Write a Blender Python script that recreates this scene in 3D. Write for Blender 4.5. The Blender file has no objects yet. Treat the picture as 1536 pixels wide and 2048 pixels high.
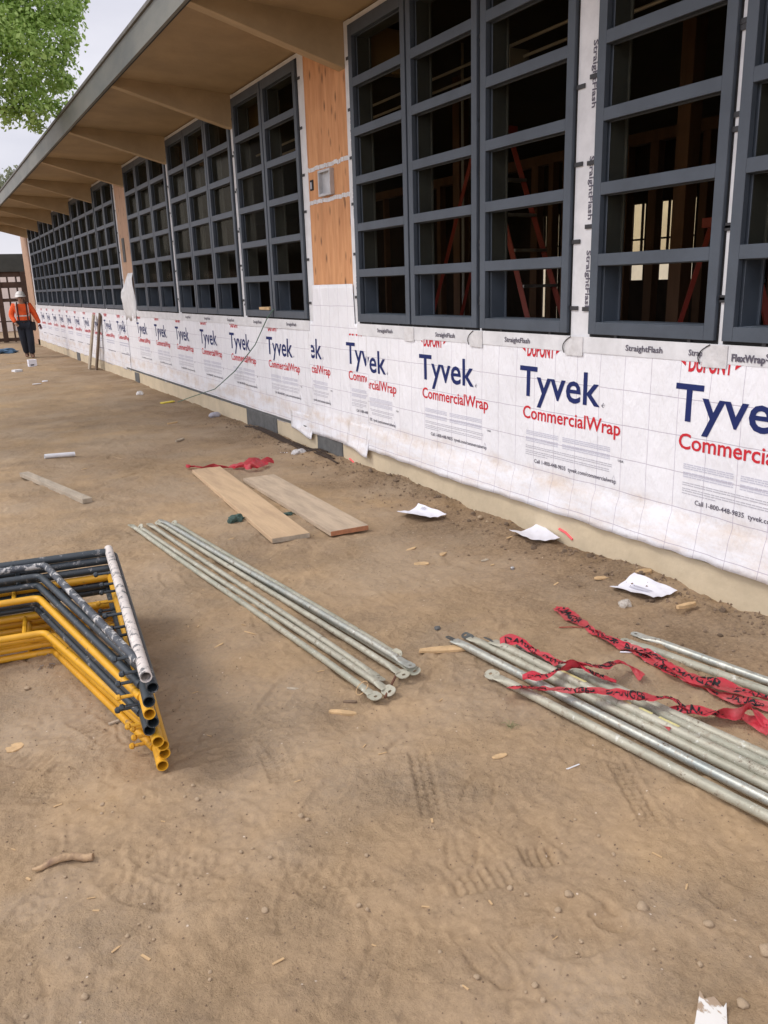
import bpy, bmesh, math, random
import numpy as np
from mathutils import Vector, Matrix
random.seed(7); RNG = np.random.RandomState(11)
S = bpy.context.scene
C = S.collection
rad = math.radians

# ------------------------------------------------------------------ camera
CH = 1.68; FPX = 1640.0; PITCH = 0.271716; YAW = 0.4965; ROLL = -0.0310976
fwd = Vector((math.sin(YAW)*math.cos(PITCH), math.cos(YAW)*math.cos(PITCH), -math.sin(PITCH)))
rt0 = Vector((math.cos(YAW), -math.sin(YAW), 0)); up0 = rt0.cross(fwd)
rt = rt0*math.cos(ROLL) + up0*math.sin(ROLL); upv = -rt0*math.sin(ROLL) + up0*math.cos(ROLL)
cam_d = bpy.data.cameras.new('camera'); cam = bpy.data.objects.new('camera', cam_d); C.objects.link(cam)
cam_d.sensor_fit = 'VERTICAL'; cam_d.sensor_height = 36; cam_d.lens = FPX/2048*36
cam_d.clip_start = .05; cam_d.clip_end = 1000
cam.matrix_world = Matrix(((rt.x, upv.x, -fwd.x, 0), (rt.y, upv.y, -fwd.y, 0), (rt.z, upv.z, -fwd.z, CH), (0, 0, 0, 1)))
S.camera = cam
S.render.resolution_x = 768; S.render.resolution_y = 1024

# ------------------------------------------------------------------ sky and sun (thin bright overcast)
SUN_AZ = rad(-62); SUN_EL = rad(50)      # azimuth measured from +Y towards +X
w = bpy.data.worlds.new('World'); S.world = w; w.use_nodes = True
nt = w.node_tree; nt.nodes.clear()
out = nt.nodes.new('ShaderNodeOutputWorld'); bg = nt.nodes.new('ShaderNodeBackground')
sky = nt.nodes.new('ShaderNodeTexSky'); sky.sky_type = 'NISHITA'; sky.sun_disc = False
sky.sun_elevation = SUN_EL; sky.sun_rotation = SUN_AZ; sky.air_density = 1.0; sky.dust_density = 2.0
tc = nt.nodes.new('ShaderNodeTexCoord'); no = nt.nodes.new('ShaderNodeTexNoise'); mp = nt.nodes.new('ShaderNodeMapping')
mp.inputs['Scale'].default_value = (1.2, 1.2, 3.5); no.inputs['Scale'].default_value = 2.2; no.inputs['Detail'].default_value = 6
cr = nt.nodes.new('ShaderNodeValToRGB')
cr.color_ramp.elements[0].position = .3; cr.color_ramp.elements[0].color = (6.6, 6.6, 7.6, 1)
cr.color_ramp.elements[1].position = .7; cr.color_ramp.elements[1].color = (9.8, 9.6, 10.2, 1)
mx = nt.nodes.new('ShaderNodeMixRGB'); mx.inputs[0].default_value = .88
nt.links.new(tc.outputs['Generated'], mp.inputs[0]); nt.links.new(mp.outputs[0], no.inputs['Vector'])
nt.links.new(no.outputs['Fac'], cr.inputs[0]); nt.links.new(sky.outputs[0], mx.inputs[1]); nt.links.new(cr.outputs[0], mx.inputs[2])
dt = nt.nodes.new('ShaderNodeVectorMath'); dt.operation = 'DOT_PRODUCT'; dt.inputs[1].default_value = Vector((-.72, -.45, .53)).normalized()
mr_ = nt.nodes.new('ShaderNodeMapRange'); mr_.inputs['From Min'].default_value = -.35; mr_.inputs['From Max'].default_value = .95; mr_.inputs['To Min'].default_value = .80; mr_.inputs['To Max'].default_value = 1.75
vm = nt.nodes.new('ShaderNodeVectorMath'); vm.operation = 'SCALE'
nt.links.new(tc.outputs['Generated'], dt.inputs[0]); nt.links.new(dt.outputs['Value'], mr_.inputs['Value']); nt.links.new(mr_.outputs[0], vm.inputs['Scale']); nt.links.new(mx.outputs[0], vm.inputs[0])
nt.links.new(vm.outputs[0], bg.inputs['Color']); bg.inputs['Strength'].default_value = .1
nt.links.new(bg.outputs[0], out.inputs[0])
sd = bpy.data.lights.new('sun', 'SUN'); sd.energy = 1.1; sd.angle = rad(14); sd.color = (1, .95, .88)
so = bpy.data.objects.new('sun', sd); C.objects.link(so)
sv = Vector((math.sin(SUN_AZ)*math.cos(SUN_EL), math.cos(SUN_AZ)*math.cos(SUN_EL), math.sin(SUN_EL)))
so.rotation_euler = sv.to_track_quat('Z', 'Y').to_euler(); so.location = (-8, -2, 12)
S.view_settings.view_transform = 'Standard'; S.view_settings.look = 'None'
S.view_settings.exposure = 0.38; S.view_settings.gamma = 1

# ------------------------------------------------------------------ helpers
def ray(px, py):
    return (rt*((px-768)/FPX) - upv*((py-1024)/FPX) + fwd)
def G(px, py, z=0.0):                       # the ground point seen at a spot of the photograph
    d = ray(px, py); t = (z-CH)/d.z; return Vector((d.x*t, d.y*t, z))
def YP(px, py, Y):
    d = ray(px, py); t = Y/d.y; return Vector((d.x*t, Y, CH+d.z*t))
def XP(px, py, X):
    d = ray(px, py); t = X/d.x; return Vector((X, d.y*t, CH+d.z*t))

_T = np.random.RandomState(5).rand(16, 256, 256)
def vn(x, y, s=0):
    x = np.asarray(x, float)+s*17.3; y = np.asarray(y, float)+s*9.1
    xi = np.floor(x).astype(int); yi = np.floor(y).astype(int); fx = x-xi; fy = y-yi
    fx = fx*fx*(3-2*fx); fy = fy*fy*(3-2*fy); t = _T[s % 16]
    a = t[xi & 255, yi & 255]; b = t[(xi+1) & 255, yi & 255]; c = t[xi & 255, (yi+1) & 255]; d = t[(xi+1) & 255, (yi+1) & 255]
    return (a*(1-fx)+b*fx)*(1-fy)+(c*(1-fx)+d*fx)*fy - .5
def fbm(x, y, s=0, o=4):
    r = 0; a = 1
    for k in range(o):
        r = r+a*vn(x*2**k, y*2**k, s+k); a *= .5
    return r

class MB:
    def __init__(self): self.v = []; self.f = []; self.mi = []; self.cur = 0
    def add(self, vs, fs):
        n = len(self.v); self.v += [tuple(p) for p in vs]; self.f += [tuple(i+n for i in f) for f in fs]; self.mi += [self.cur]*len(fs)
    def box(self, x0, x1, y0, y1, z0, z1, m=None):
        vs = [Vector(p) for p in ((x0,y0,z0),(x1,y0,z0),(x1,y1,z0),(x0,y1,z0),(x0,y0,z1),(x1,y0,z1),(x1,y1,z1),(x0,y1,z1))]
        if m: vs = [m @ p for p in vs]
        self.add(vs, [(0,3,2,1),(4,5,6,7),(0,1,5,4),(1,2,6,5),(2,3,7,6),(3,0,4,7)])
    def tube(self, pts, r, n=10, caps=True, rx=None):
        pts = [Vector(p) for p in pts]; k = len(pts)
        rs = r if isinstance(r, (list, tuple)) else [r]*k
        T = []
        for i in range(k):
            a = pts[max(0, i-1)]; b = pts[min(k-1, i+1)]; T.append((b-a).normalized())
        u = T[0].cross(Vector((0, 0, 1)));
        if u.length < .05: u = T[0].cross(Vector((0, 1, 0)))
        u.normalize(); vs = []
        for i in range(k):
            u = (u - T[i]*u.dot(T[i])).normalized(); v2 = T[i].cross(u)
            ra = rs[i]; rb = ra
            if isinstance(ra, tuple): ra, rb = ra
            for j in range(n):
                t = 2*math.pi*j/n; vs.append(pts[i]+u*math.cos(t)*ra+v2*math.sin(t)*rb)
        fs = [(i*n+j, i*n+(j+1) % n, (i+1)*n+(j+1) % n, (i+1)*n+j) for i in range(k-1) for j in range(n)]
        if caps: fs += [tuple(range(n))[::-1], tuple(range((k-1)*n, k*n))]
        self.add(vs, fs)
    def pipe(self, a, b, r, t=.003, n=16, mid=1):       # hollow tube
        a = Vector(a); b = Vector(b)
        m1 = MB(); pts = [a+(b-a)*i/mid for i in range(mid+1)]; m1.tube(pts, r, n, False); m2 = MB(); m2.tube(pts, r-t, n, False)
        k = len(m1.v); vs = m1.v+m2.v; fs = m1.f+[tuple(i+k for i in f)[::-1] for f in m2.f]
        e = mid*n
        fs += [(j, k+j, k+(j+1) % n, (j+1) % n) for j in range(n)]
        fs += [(e+j, e+(j+1) % n, k+e+(j+1) % n, k+e+j) for j in range(n)]
        self.add(vs, fs)
    def build(self, name, mats, parent=None, smooth=False, bevel=0):
        me = bpy.data.meshes.new(name); me.from_pydata(self.v, [], self.f); me.update()
        o = bpy.data.objects.new(name, me); C.objects.link(o)
        for m in (mats if isinstance(mats, (list, tuple)) else [mats]): me.materials.append(m)
        if isinstance(mats, (list, tuple)) and len(mats) > 1: me.polygons.foreach_set('material_index', self.mi)
        if smooth: me.shade_smooth(); me.set_sharp_from_angle(angle=rad(40))
        if bevel:
            b = o.modifiers.new('bevel', 'BEVEL'); b.width = bevel; b.segments = 1; b.limit_method = 'ANGLE'
        if parent: o.parent = parent; o.matrix_parent_inverse = parent.matrix_world.inverted()
        return o
def tag(o, label, cat, group=None, kind=None):
    o['label'] = label; o['category'] = cat
    if group: o['group'] = group
    if kind: o['kind'] = kind
    return o
def empty(name, label, cat, loc=(0, 0, 0), group=None, rz=0):
    o = bpy.data.objects.new(name, None); C.objects.link(o); o.matrix_world = Matrix.Translation(loc) @ Matrix.Rotation(rz, 4, 'Z')
    o.empty_display_size = .1
    return tag(o, label, cat, group)
def copy_tree(o, parent=None):
    c = o.copy(); C.objects.link(c)
    if parent: c.parent = parent
    for ch in list(o.children): copy_tree(ch, c)
    return c

# ------------------------------------------------------------------ materials
def mat(name, col, rough=.7, metal=0., var=.0, vscale=8., bump=0., bscale=60., col2=None, spec=.5, stretch=(1, 1, 1), lo=.35, hi=.65, coat=0, detail=5):
    m = bpy.data.materials.new(name); m.use_nodes = True; n = m.node_tree; p = n.nodes['Principled BSDF']
    p.inputs['Roughness'].default_value = rough; p.inputs['Metallic'].default_value = metal; p.inputs['Specular IOR Level'].default_value = spec
    p.inputs['Base Color'].default_value = (*col, 1)
    t = n.nodes.new('ShaderNodeTexCoord'); mp = n.nodes.new('ShaderNodeMapping'); mp.inputs['Scale'].default_value = stretch
    n.links.new(t.outputs['Object'], mp.inputs[0])
    if var or col2:
        z = n.nodes.new('ShaderNodeTexNoise'); z.inputs['Scale'].default_value = vscale; z.inputs['Detail'].default_value = detail; z.inputs['Roughness'].default_value = .65
        n.links.new(mp.outputs[0], z.inputs['Vector'])
        r = n.nodes.new('ShaderNodeValToRGB'); r.color_ramp.elements[0].position = lo; r.color_ramp.elements[1].position = hi
        c2 = col2 if col2 else tuple(c*(1-var) for c in col)
        r.color_ramp.elements[0].color = (*c2, 1); r.color_ramp.elements[1].color = (*col, 1)
        n.links.new(z.outputs['Fac'], r.inputs[0]); n.links.new(r.outputs[0], p.inputs['Base Color'])
    if bump:
        z = n.nodes.new('ShaderNodeTexNoise'); z.inputs['Scale'].default_value = bscale; z.inputs['Detail'].default_value = 6
        n.links.new(mp.outputs[0], z.inputs['Vector'])
        b = n.nodes.new('ShaderNodeBump'); b.inputs['Strength'].default_value = bump; b.inputs['Distance'].default_value = .01
        n.links.new(z.outputs['Fac'], b.inputs['Height']); n.links.new(b.outputs[0], p.inputs['Normal'])
    return m
def nodes(m): return m.node_tree, m.node_tree.nodes['Principled BSDF']
def math_n(n, op, a, b=None, c=None):
    q = n.nodes.new('ShaderNodeMath'); q.operation = op
    for i, s in enumerate((a, b, c)):
        if s is None: continue
        if isinstance(s, (int, float)): q.inputs[i].default_value = s
        else: n.links.new(s, q.inputs[i])
    return q.outputs[0]
def mixc(n, fac, a, b):
    q = n.nodes.new('ShaderNodeMixRGB')
    for i, s in enumerate((fac, a, b)):
        if isinstance(s, tuple): q.inputs[i].default_value = (*s, 1)
        elif isinstance(s, (int, float)): q.inputs[i].default_value = s
        else: n.links.new(s, q.inputs[i])
    return q.outputs[0]
def noise_n(n, vec, scale, detail=4, rough=.6):
    z = n.nodes.new('ShaderNodeTexNoise'); z.inputs['Scale'].default_value = scale; z.inputs['Detail'].default_value = detail; z.inputs['Roughness'].default_value = rough
    n.links.new(vec, z.inputs['Vector']); return z.outputs['Fac']
def ramp(n, s, a, b, ca=(0, 0, 0), cb=(1, 1, 1)):
    r = n.nodes.new('ShaderNodeValToRGB'); r.color_ramp.elements[0].position = a; r.color_ramp.elements[1].position = b
    r.color_ramp.elements[0].color = (*ca, 1); r.color_ramp.elements[1].color = (*cb, 1); n.links.new(s, r.inputs[0]); return r.outputs[0]
def mapped(n, scale=(1, 1, 1), loc=(0, 0, 0)):
    t = n.nodes.new('ShaderNodeTexCoord'); mp = n.nodes.new('ShaderNodeMapping'); mp.inputs['Scale'].default_value = scale; mp.inputs['Location'].default_value = loc
    n.links.new(t.outputs['Object'], mp.inputs[0]); return mp.outputs[0]

# dirt
M_dirt = mat('dirt', (.3, .2, .13), .95, spec=.15); n, p = nodes(M_dirt)
v = mapped(n)
c = mixc(n, ramp(n, noise_n(n, v, .9, 5), .38, .62), (.302, .210, .124), (.400, .282, .168))
c = mixc(n, ramp(n, noise_n(n, v, 3.5, 6), .42, .68), c, (.275, .198, .126))
sep = n.nodes.new('ShaderNodeSeparateXYZ'); n.links.new(v, sep.inputs[0])
# damper, darker soil in the strip dug along the foot of the wall
edge = math_n(n, 'ADD', sep.outputs[0], math_n(n, 'MULTIPLY', noise_n(n, v, 1.6, 5), .9))
c = mixc(n, math_n(n, 'MULTIPLY', ramp(n, math_n(n, 'DIVIDE', edge, 5.), .58, .72), .75), c, (.165, .112, .072))
# sandy sawdust patches
sp = math_n(n, 'MULTIPLY', ramp(n, noise_n(n, v, .55, 4), .53, .66), ramp(n, noise_n(n, v, 7, 5), .35, .6))
c = mixc(n, math_n(n, 'MULTIPLY', ramp(n, noise_n(n, mapped(n, loc=(7, 3, 0)), .8, 6, .7), .5, .64), .6), c, (.225, .165, .115))
c = mixc(n, math_n(n, 'MULTIPLY', sp, .6), c, (.46, .31, .16))
# grey dusty drifts
c = mixc(n, math_n(n, 'MULTIPLY', ramp(n, noise_n(n, mapped(n, loc=(4.2, 1.7, 0)), 1.1, 5), .46, .62), .8), c, (.325, .25, .175))
fine = noise_n(n, v, 55, 6, .7)
c = mixc(n, math_n(n, 'MULTIPLY', ramp(n, fine, .38, .66), .5), c, (.44, .315, .19))
dark = ramp(n, noise_n(n, v, 160, 3, .7), .28, .36, (1, 1, 1), (0, 0, 0))
c = mixc(n, math_n(n, 'MULTIPLY', dark, .45), c, (.13, .09, .06))
vo = n.nodes.new('ShaderNodeTexVoronoi'); vo.inputs['Scale'].default_value = 26; n.links.new(v, vo.inputs['Vector'])
cs = n.nodes.new('ShaderNodeSeparateColor'); n.links.new(vo.outputs['Color'], cs.inputs[0])
spk = math_n(n, 'MULTIPLY', math_n(n, 'LESS_THAN', vo.outputs['Distance'], .09), math_n(n, 'GREATER_THAN', cs.outputs[0], .86))
c = mixc(n, math_n(n, 'MULTIPLY', spk, .8), c, (.62, .52, .42))
n.links.new(c, p.inputs['Base Color'])
h = math_n(n, 'ADD', math_n(n, 'MULTIPLY', noise_n(n, v, 28, 8, .68), 1.0), math_n(n, 'MULTIPLY', noise_n(n, v, 120, 4, .7), .35))
b = n.nodes.new('ShaderNodeBump'); b.inputs['Distance'].default_value = .022; n.links.new(ramp(n, noise_n(n, mapped(n, loc=(1, 5, 0)), 1.3, 4), .40, .62, (.25, .25, .25), (1, 1, 1)), b.inputs['Strength'])
n.links.new(h, b.inputs['Height']); n.links.new(b.outputs[0], p.inputs['Normal'])

# house wrap: white sheet with a printed 20 cm grid, dust in the lower folds
def wrap_mat(name, py=.084, pz=.057, dirt=1.):
    m = mat(name, (.8, .8, .83), .42, spec=.4); n, p = nodes(m); v = mapped(n)
    s = n.nodes.new('ShaderNodeSeparateXYZ'); n.links.new(v, s.inputs[0])
    wob = math_n(n, 'MULTIPLY', math_n(n, 'SUBTRACT', noise_n(n, v, 2.5, 3), .5), .02)
    def line(sock, ph, wd):
        t = math_n(n, 'ADD', math_n(n, 'SUBTRACT', sock, ph), wob)
        f = math_n(n, 'FRACT', math_n(n, 'DIVIDE', t, .1985))
        return math_n(n, 'LESS_THAN', math_n(n, 'ABSOLUTE', math_n(n, 'SUBTRACT', f, .5)), wd)
    g = math_n(n, 'MAXIMUM', line(s.outputs[1], py+.1, .009), math_n(n, 'MULTIPLY', line(s.outputs[2], pz+.1, .011), 1.))
    base = mixc(n, ramp(n, noise_n(n, v, 1.7, 5), .35, .7), (.82, .82, .845), (.745, .745, .77))
    low = ramp(n, math_n(n, 'ADD', math_n(n, 'SUBTRACT', s.outputs[2], .40), math_n(n, 'MULTIPLY', noise_n(n, v, 3, 6), .3)), -.03+.1, .10+.12, (1, 1, 1), (0, 0, 0))
    dn = math_n(n, 'MULTIPLY', ramp(n, noise_n(n, mapped(n, (1, .8, 3)), 3.2, 7, .7), .45, .75), low)
    base = mixc(n, math_n(n, 'MULTIPLY', dn, .65*dirt), base, (.60, .47, .36))
    hf = math_n(n, 'ABSOLUTE', math_n(n, 'SUBTRACT', math_n(n, 'ADD', s.outputs[2], math_n(n, 'MULTIPLY', math_n(n, 'SUBTRACT', noise_n(n, v, 1.3, 5), .5), .25)), .40))
    band = math_n(n, 'MULTIPLY', ramp(n, hf, .01, .10, (1, 1, 1), (0, 0, 0)), ramp(n, noise_n(n, mapped(n, (1, .9, 2), (0, 2, 0)), 2.6, 7, .7), .42, .62))
    base = mixc(n, math_n(n, 'MULTIPLY', band, .6*dirt), base, (.56, .43, .31))
    base = mixc(n, math_n(n, 'MULTIPLY', g, .62), base, (.30, .25, .33))
    n.links.new(base, p.inputs['Base Color'])
    b = n.nodes.new('ShaderNodeBump'); b.inputs['Strength'].default_value = .7; b.inputs['Distance'].default_value = .03
    rid = math_n(n, 'ABSOLUTE', math_n(n, 'SUBTRACT', noise_n(n, mapped(n, (1, 1.6, .55)), 2.3, 5, .6), .5))
    n.links.new(math_n(n, 'ADD', noise_n(n, mapped(n, (1, 1.3, .7)), 5, 7, .62), math_n(n, 'MULTIPLY', rid, -1.6)), b.inputs['Height']); n.links.new(b.outputs[0], p.inputs['Normal'])
    return m
M_wrap = wrap_mat('house_wrap_sheet'); M_wrap2 = wrap_mat('house_wrap_sheet_b', .03, .10)
M_flash = mat('flashing_tape', (.72, .72, .73), .4, var=.16, vscale=7, bump=.3, bscale=14, spec=.5)
M_blue = mat('ink_blue', (.016, .026, .115), .75, spec=.2); M_red = mat('ink_red', (.56, .028, .04), .75, spec=.2)
M_grey = mat('ink_grey', (.55, .55, .62), .6); M_ink = mat('ink_dark', (.10, .09, .12), .6)
M_frame = mat('window_paint', (.066, .082, .104), .48, var=.22, vscale=3.5, bump=.1, bscale=30, lo=.3, hi=.6, spec=.45)
M_strap = mat('black_strap', (.03, .03, .033), .55)
M_black = mat('sealant', (.01, .01, .011), .8)
M_soffit = mat('soffit_paint', (.41, .297, .168), .75, var=.24, vscale=1.4, bump=.25, bscale=22)
M_beam = mat('beam_paint', (.44, .325, .19), .7, var=.2, vscale=2.2, bump=.2, bscale=18, stretch=(1, 3, 1))
M_fascia = mat('fascia_paint', (.195, .195, .175), .7, col2=(.13, .14, .135), vscale=2.5, bump=.2, bscale=14, stretch=(1, .35, 1))
M_cream = mat('foundation_paint', (.60, .50, .345), .8, var=.18, vscale=3, bump=.4, bscale=25)
M_block = mat('bare_concrete', (.13, .13, .125), .9, var=.35, vscale=9, bump=.6, bscale=30)
M_roof = mat('roofing', (.16, .155, .145), .9, var=.3, vscale=6)
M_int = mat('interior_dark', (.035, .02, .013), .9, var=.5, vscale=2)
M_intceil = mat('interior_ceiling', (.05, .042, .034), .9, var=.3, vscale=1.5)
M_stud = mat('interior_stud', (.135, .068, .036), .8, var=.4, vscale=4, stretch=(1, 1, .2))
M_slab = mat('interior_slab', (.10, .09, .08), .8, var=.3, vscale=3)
# plywood with knots
def ply_mat(name, a, bb):
    m = mat(name, a, .75); n, p = nodes(m); v = mapped(n, (1, 6, .9)); 
    c = mixc(n, ramp(n, noise_n(n, v, 3.2, 7, .65), .3, .7), a, bb)
    c = mixc(n, math_n(n, 'MULTIPLY', ramp(n, noise_n(n, mapped(n, (1, 3, .5)), 2.0, 3), .5, .7), .5), c, tuple(x*.72 for x in a))
    vo = n.nodes.new('ShaderNodeTexVoronoi'); vo.inputs['Scale'].default_value = 4.2; vo.inputs['Randomness'].default_value = 1
    n.links.new(mapped(n, (.01, 2.6, 1.1)), vo.inputs['Vector'])
    kn = ramp(n, vo.outputs['Distance'], .07, .26, (1, 1, 1), (0, 0, 0))
    c = mixc(n, math_n(n, 'MULTIPLY', kn, .9), c, tuple(x*.28 for x in a))
    n.links.new(c, p.inputs['Base Color']); return m
M_ply = ply_mat('plywood', (.50, .22, .09), (.66, .34, .155))
M_ply2 = ply_mat('plywood_pale', (.42, .26, .17), (.50, .32, .21))
M_board2 = mat('plank_wood_warm', (.55, .39, .235), .85, col2=(.41, .285, .175), vscale=2.4, stretch=(5, .8, 5), bump=.35, bscale=14, lo=.3, hi=.62)
M_board = mat('plank_wood', (.50, .39, .275), .85, col2=(.34, .265, .19), vscale=3, stretch=(5, .8, 5), bump=.35, bscale=14, lo=.3, hi=.62)
M_boardend = mat('plank_end_grain', (.46, .20, .10), .9, var=.3, vscale=30)
M_oldwood = mat('weathered_wood', (.46, .385, .29), .9, var=.3, vscale=4, stretch=(4, 1, 4), bump=.35, bscale=30)
M_chip = mat('wood_chip', (.62, .42, .22), .9, var=.3, vscale=20, bump=.4, bscale=40)
def pipe_mat(name, a, bb, rough, metal):
    m = mat(name, a, rough, metal, spec=.5); n, p = nodes(m); v = mapped(n)
    c = mixc(n, ramp(n, noise_n(n, v, 4, 6, .7), .35, .65), a, bb)
    c = mixc(n, math_n(n, 'MULTIPLY', ramp(n, noise_n(n, v, 38, 6, .7), .52, .64), .6), c, (.27, .22, .16))
    c = mixc(n, math_n(n, 'MULTIPLY', ramp(n, noise_n(n, v, 19, 6, .8), .6, .66), .8), c, (.09, .065, .045))
    c = mixc(n, math_n(n, 'MULTIPLY', ramp(n, noise_n(n, mapped(n, loc=(3, 1, 2)), 25, 4, .7), .62, .67), .7), c, (.62, .62, .56))
    n.links.new(c, p.inputs['Base Color'])
    b = n.nodes.new('ShaderNodeBump'); b.inputs['Strength'].default_value = .3; b.inputs['Distance'].default_value = .004
    n.links.new(noise_n(n, v, 70, 5), b.inputs['Height']); n.links.new(b.outputs[0], p.inputs['Normal'])
    return m
M_galv = [pipe_mat('galvanised_green', (.29, .30, .235), (.44, .42, .33), .6, .12),
          pipe_mat('galvanised_grey', (.33, .32, .25), (.46, .44, .35), .55, .2),
          pipe_mat('galvanised_bright', (.32, .35, .33), (.50, .49, .42), .42, .4)]
def painted(name, a, chips, amt, rough=.38):
    m = mat(name, a, rough, spec=.5); n, p = nodes(m); v = mapped(n)
    c = mixc(n, ramp(n, noise_n(n, v, 5, 5), .35, .65), a, tuple(x*.82 for x in a))
    c = mixc(n, math_n(n, 'MULTIPLY', ramp(n, noise_n(n, v, 22, 7, .75), amt, amt+.05), .9), c, chips)
    n.links.new(c, p.inputs['Base Color'])
    b = n.nodes.new('ShaderNodeBump'); b.inputs['Strength'].default_value = .25; b.inputs['Distance'].default_value = .004
    n.links.new(noise_n(n, v, 50, 4), b.inputs['Height']); n.links.new(b.outputs[0], p.inputs['Normal'])
    return m
M_yel = painted('yellow_enamel', (.70, .36, .018), (.22, .14, .07), .59, .5)
M_navy = painted('dark_enamel', (.032, .042, .050), (.26, .25, .24), .585, .45)
M_splat = painted('plaster_splashed_enamel', (.64, .58, .53), (.09, .095, .10), .53, .8)
M_splat2 = painted('half_splashed_enamel', (.06, .068, .08), (.55, .53, .5), .53, .6)
M_inside = mat('rust_and_bore_shade', (.045, .028, .018), .9)  # rusty wire and rods, also painted shade inside the scaffold legs
M_paper = mat('white_paper', (.78, .78, .84), .8, var=.08, vscale=12, bump=.1, bscale=8)
M_rag = mat('green_rag', (.07, .12, .10), .95, var=.4, vscale=20, bump=.6, bscale=60)
M_stone = mat('pebble_stone', (.50, .37, .24), .9, var=.3, vscale=10, bump=.5, bscale=30)
M_clod = mat('soil_clod', (.235, .165, .11), .98, var=.3, vscale=20, bump=.8, bscale=40)
M_bark = mat('bark', (.10, .075, .055), .9, var=.4, vscale=10, bump=.8, bscale=20)
M_stick = mat('peeled_stick', (.44, .30, .17), .85, col2=(.22, .14, .09), vscale=9, bump=.5, bscale=25, stretch=(3, 3, 3))
M_white = mat('white_plastic', (.75, .75, .76), .4, var=.1, vscale=10)
M_red_l = mat('ladder_fibreglass', (.27, .032, .02), .5, var=.2, vscale=5)
M_metal = mat('bare_metal', (.45, .45, .47), .38, .8, var=.2, vscale=15)
M_pvc = mat('conduit_metal', (.5, .5, .48), .4, .6)
def tape_mat():
    m = mat('red_barrier_tape', (.60, .028, .055), .5, col2=(.42, .07, .07), vscale=9, bump=.8, bscale=30); n, p = nodes(m)
    tr = n.nodes.new('ShaderNodeBsdfTranslucent'); tr.inputs[0].default_value = (.6, .04, .07, 1)
    mxs = n.nodes.new('ShaderNodeMixShader'); mxs.inputs[0].default_value = .2
    o = n.nodes['Material Output']; n.links.new(p.outputs[0], mxs.inputs[1]); n.links.new(tr.outputs[0], mxs.inputs[2]); n.links.new(mxs.outputs[0], o.inputs[0])
    return m
M_tape = tape_mat()
def glass_mat():
    m = bpy.data.materials.new('tinted_glass'); m.use_nodes = True; n = m.node_tree; n.nodes.clear()
    o = n.nodes.new('ShaderNodeOutputMaterial'); t = n.nodes.new('ShaderNodeBsdfTransparent'); t.inputs[0].default_value = (.87, .83, .74, 1)
    g = n.nodes.new('ShaderNodeBsdfGlossy'); g.inputs[0].default_value = (.75, .75, .75, 1); g.inputs['Roughness'].default_value = .08
    f = n.nodes.new('ShaderNodeFresnel'); f.inputs[0].default_value = 1.06
    mxs = n.nodes.new('ShaderNodeMixShader'); n.links.new(math_n(n, 'MULTIPLY', f.outputs[0], .07), mxs.inputs[0]); n.links.new(t.outputs[0], mxs.inputs[1]); n.links.new(g.outputs[0], mxs.inputs[2])
    n.links.new(mxs.outputs[0], o.inputs[0]); return m
M_glass = glass_mat()
def clear_mat(name, col):
    m = mat(name, col, .2, spec=.6); n, p = nodes(m); t = n.nodes.new('ShaderNodeBsdfTransparent'); mxs = n.nodes.new('ShaderNodeMixShader'); mxs.inputs[0].default_value = .55
    n.links.new(t.outputs[0], mxs.inputs[1]); n.links.new(p.outputs[0], mxs.inputs[2]); n.links.new(mxs.outputs[0], n.nodes['Material Output'].inputs[0]); return m
M_clear = clear_mat('clear_plastic', (.8, .8, .8))
def leaf_mat(name, a, bb):
    m = bpy.data.materials.new(name); m.use_nodes = True; n, p = nodes(m); v = mapped(n)
    c = mixc(n, ramp(n, noise_n(n, v, 2.2, 4), .35, .65), a, bb); c = mixc(n, math_n(n, 'MULTIPLY', ramp(n, noise_n(n, v, 25, 2), .4, .6), .5), c, bb)
    n.links.new(c, p.inputs['Base Color']); p.inputs['Roughness'].default_value = .55
    tr = n.nodes.new('ShaderNodeBsdfTranslucent'); n.links.new(c, tr.inputs[0]); mxs = n.nodes.new('ShaderNodeMixShader'); mxs.inputs[0].default_value = .45
    n.links.new(p.outputs[0], mxs.inputs[1]); n.links.new(tr.outputs[0], mxs.inputs[2]); n.links.new(mxs.outputs[0], n.nodes['Material Output'].inputs[0]); return m
M_leaf = leaf_mat('leaf_green', (.22, .37, .055), (.46, .60, .19)); M_leaf2 = leaf_mat('leaf_pale', (.2, .23, .13), (.28, .3, .2))

# ------------------------------------------------------------------ ground
STAMPS = []      # x, y, angle of the long axis, length, width, kind, depth
def st(a, b, wdt, kind, dep=.006):
    A = G(*a); B = G(*b); d = B-A; STAMPS.append((*((A+B)/2)[:2], math.atan2(d.y, d.x), d.length, wdt, kind, dep))
st((838, 1500), (866, 1628), .08, 'blocks', .011); st((900, 1768), (1030, 1742), .10, 'bars', .009); st((1045, 1712), (1112, 1705), .09, 'bars', .011)
st((1236, 1520), (1305, 1640), .08, 'blocks', .009); st((1452, 1660), (1500, 1690), .09, 'bars', .004)
st((1195, 1810), (1250, 1850), .085, 'heel', .011); st((1420, 1790), (1470, 1770), .08, 'heel', .009)
st((350, 1700), (470, 1745), .10, 'zig', .005); st((580, 1720), (700, 1830), .11, 'zig', .006); st((60, 1600), (140, 1520), .10, 'bars', .005)
for q in range(46):
    px = random.uniform(-50, 1600); py = random.uniform(1380, 2040)
    if py < 1650 and px > 1000: continue
    a = random.uniform(0, 6.28); g = G(px, py)
    STAMPS.append((g.x, g.y, a, random.uniform(.22, .3), random.uniform(.085, .11), random.choice(['heel', 'plain', 'zig', 'arc', 'bars', 'arc']), random.uniform(.003, .0075)))
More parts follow.
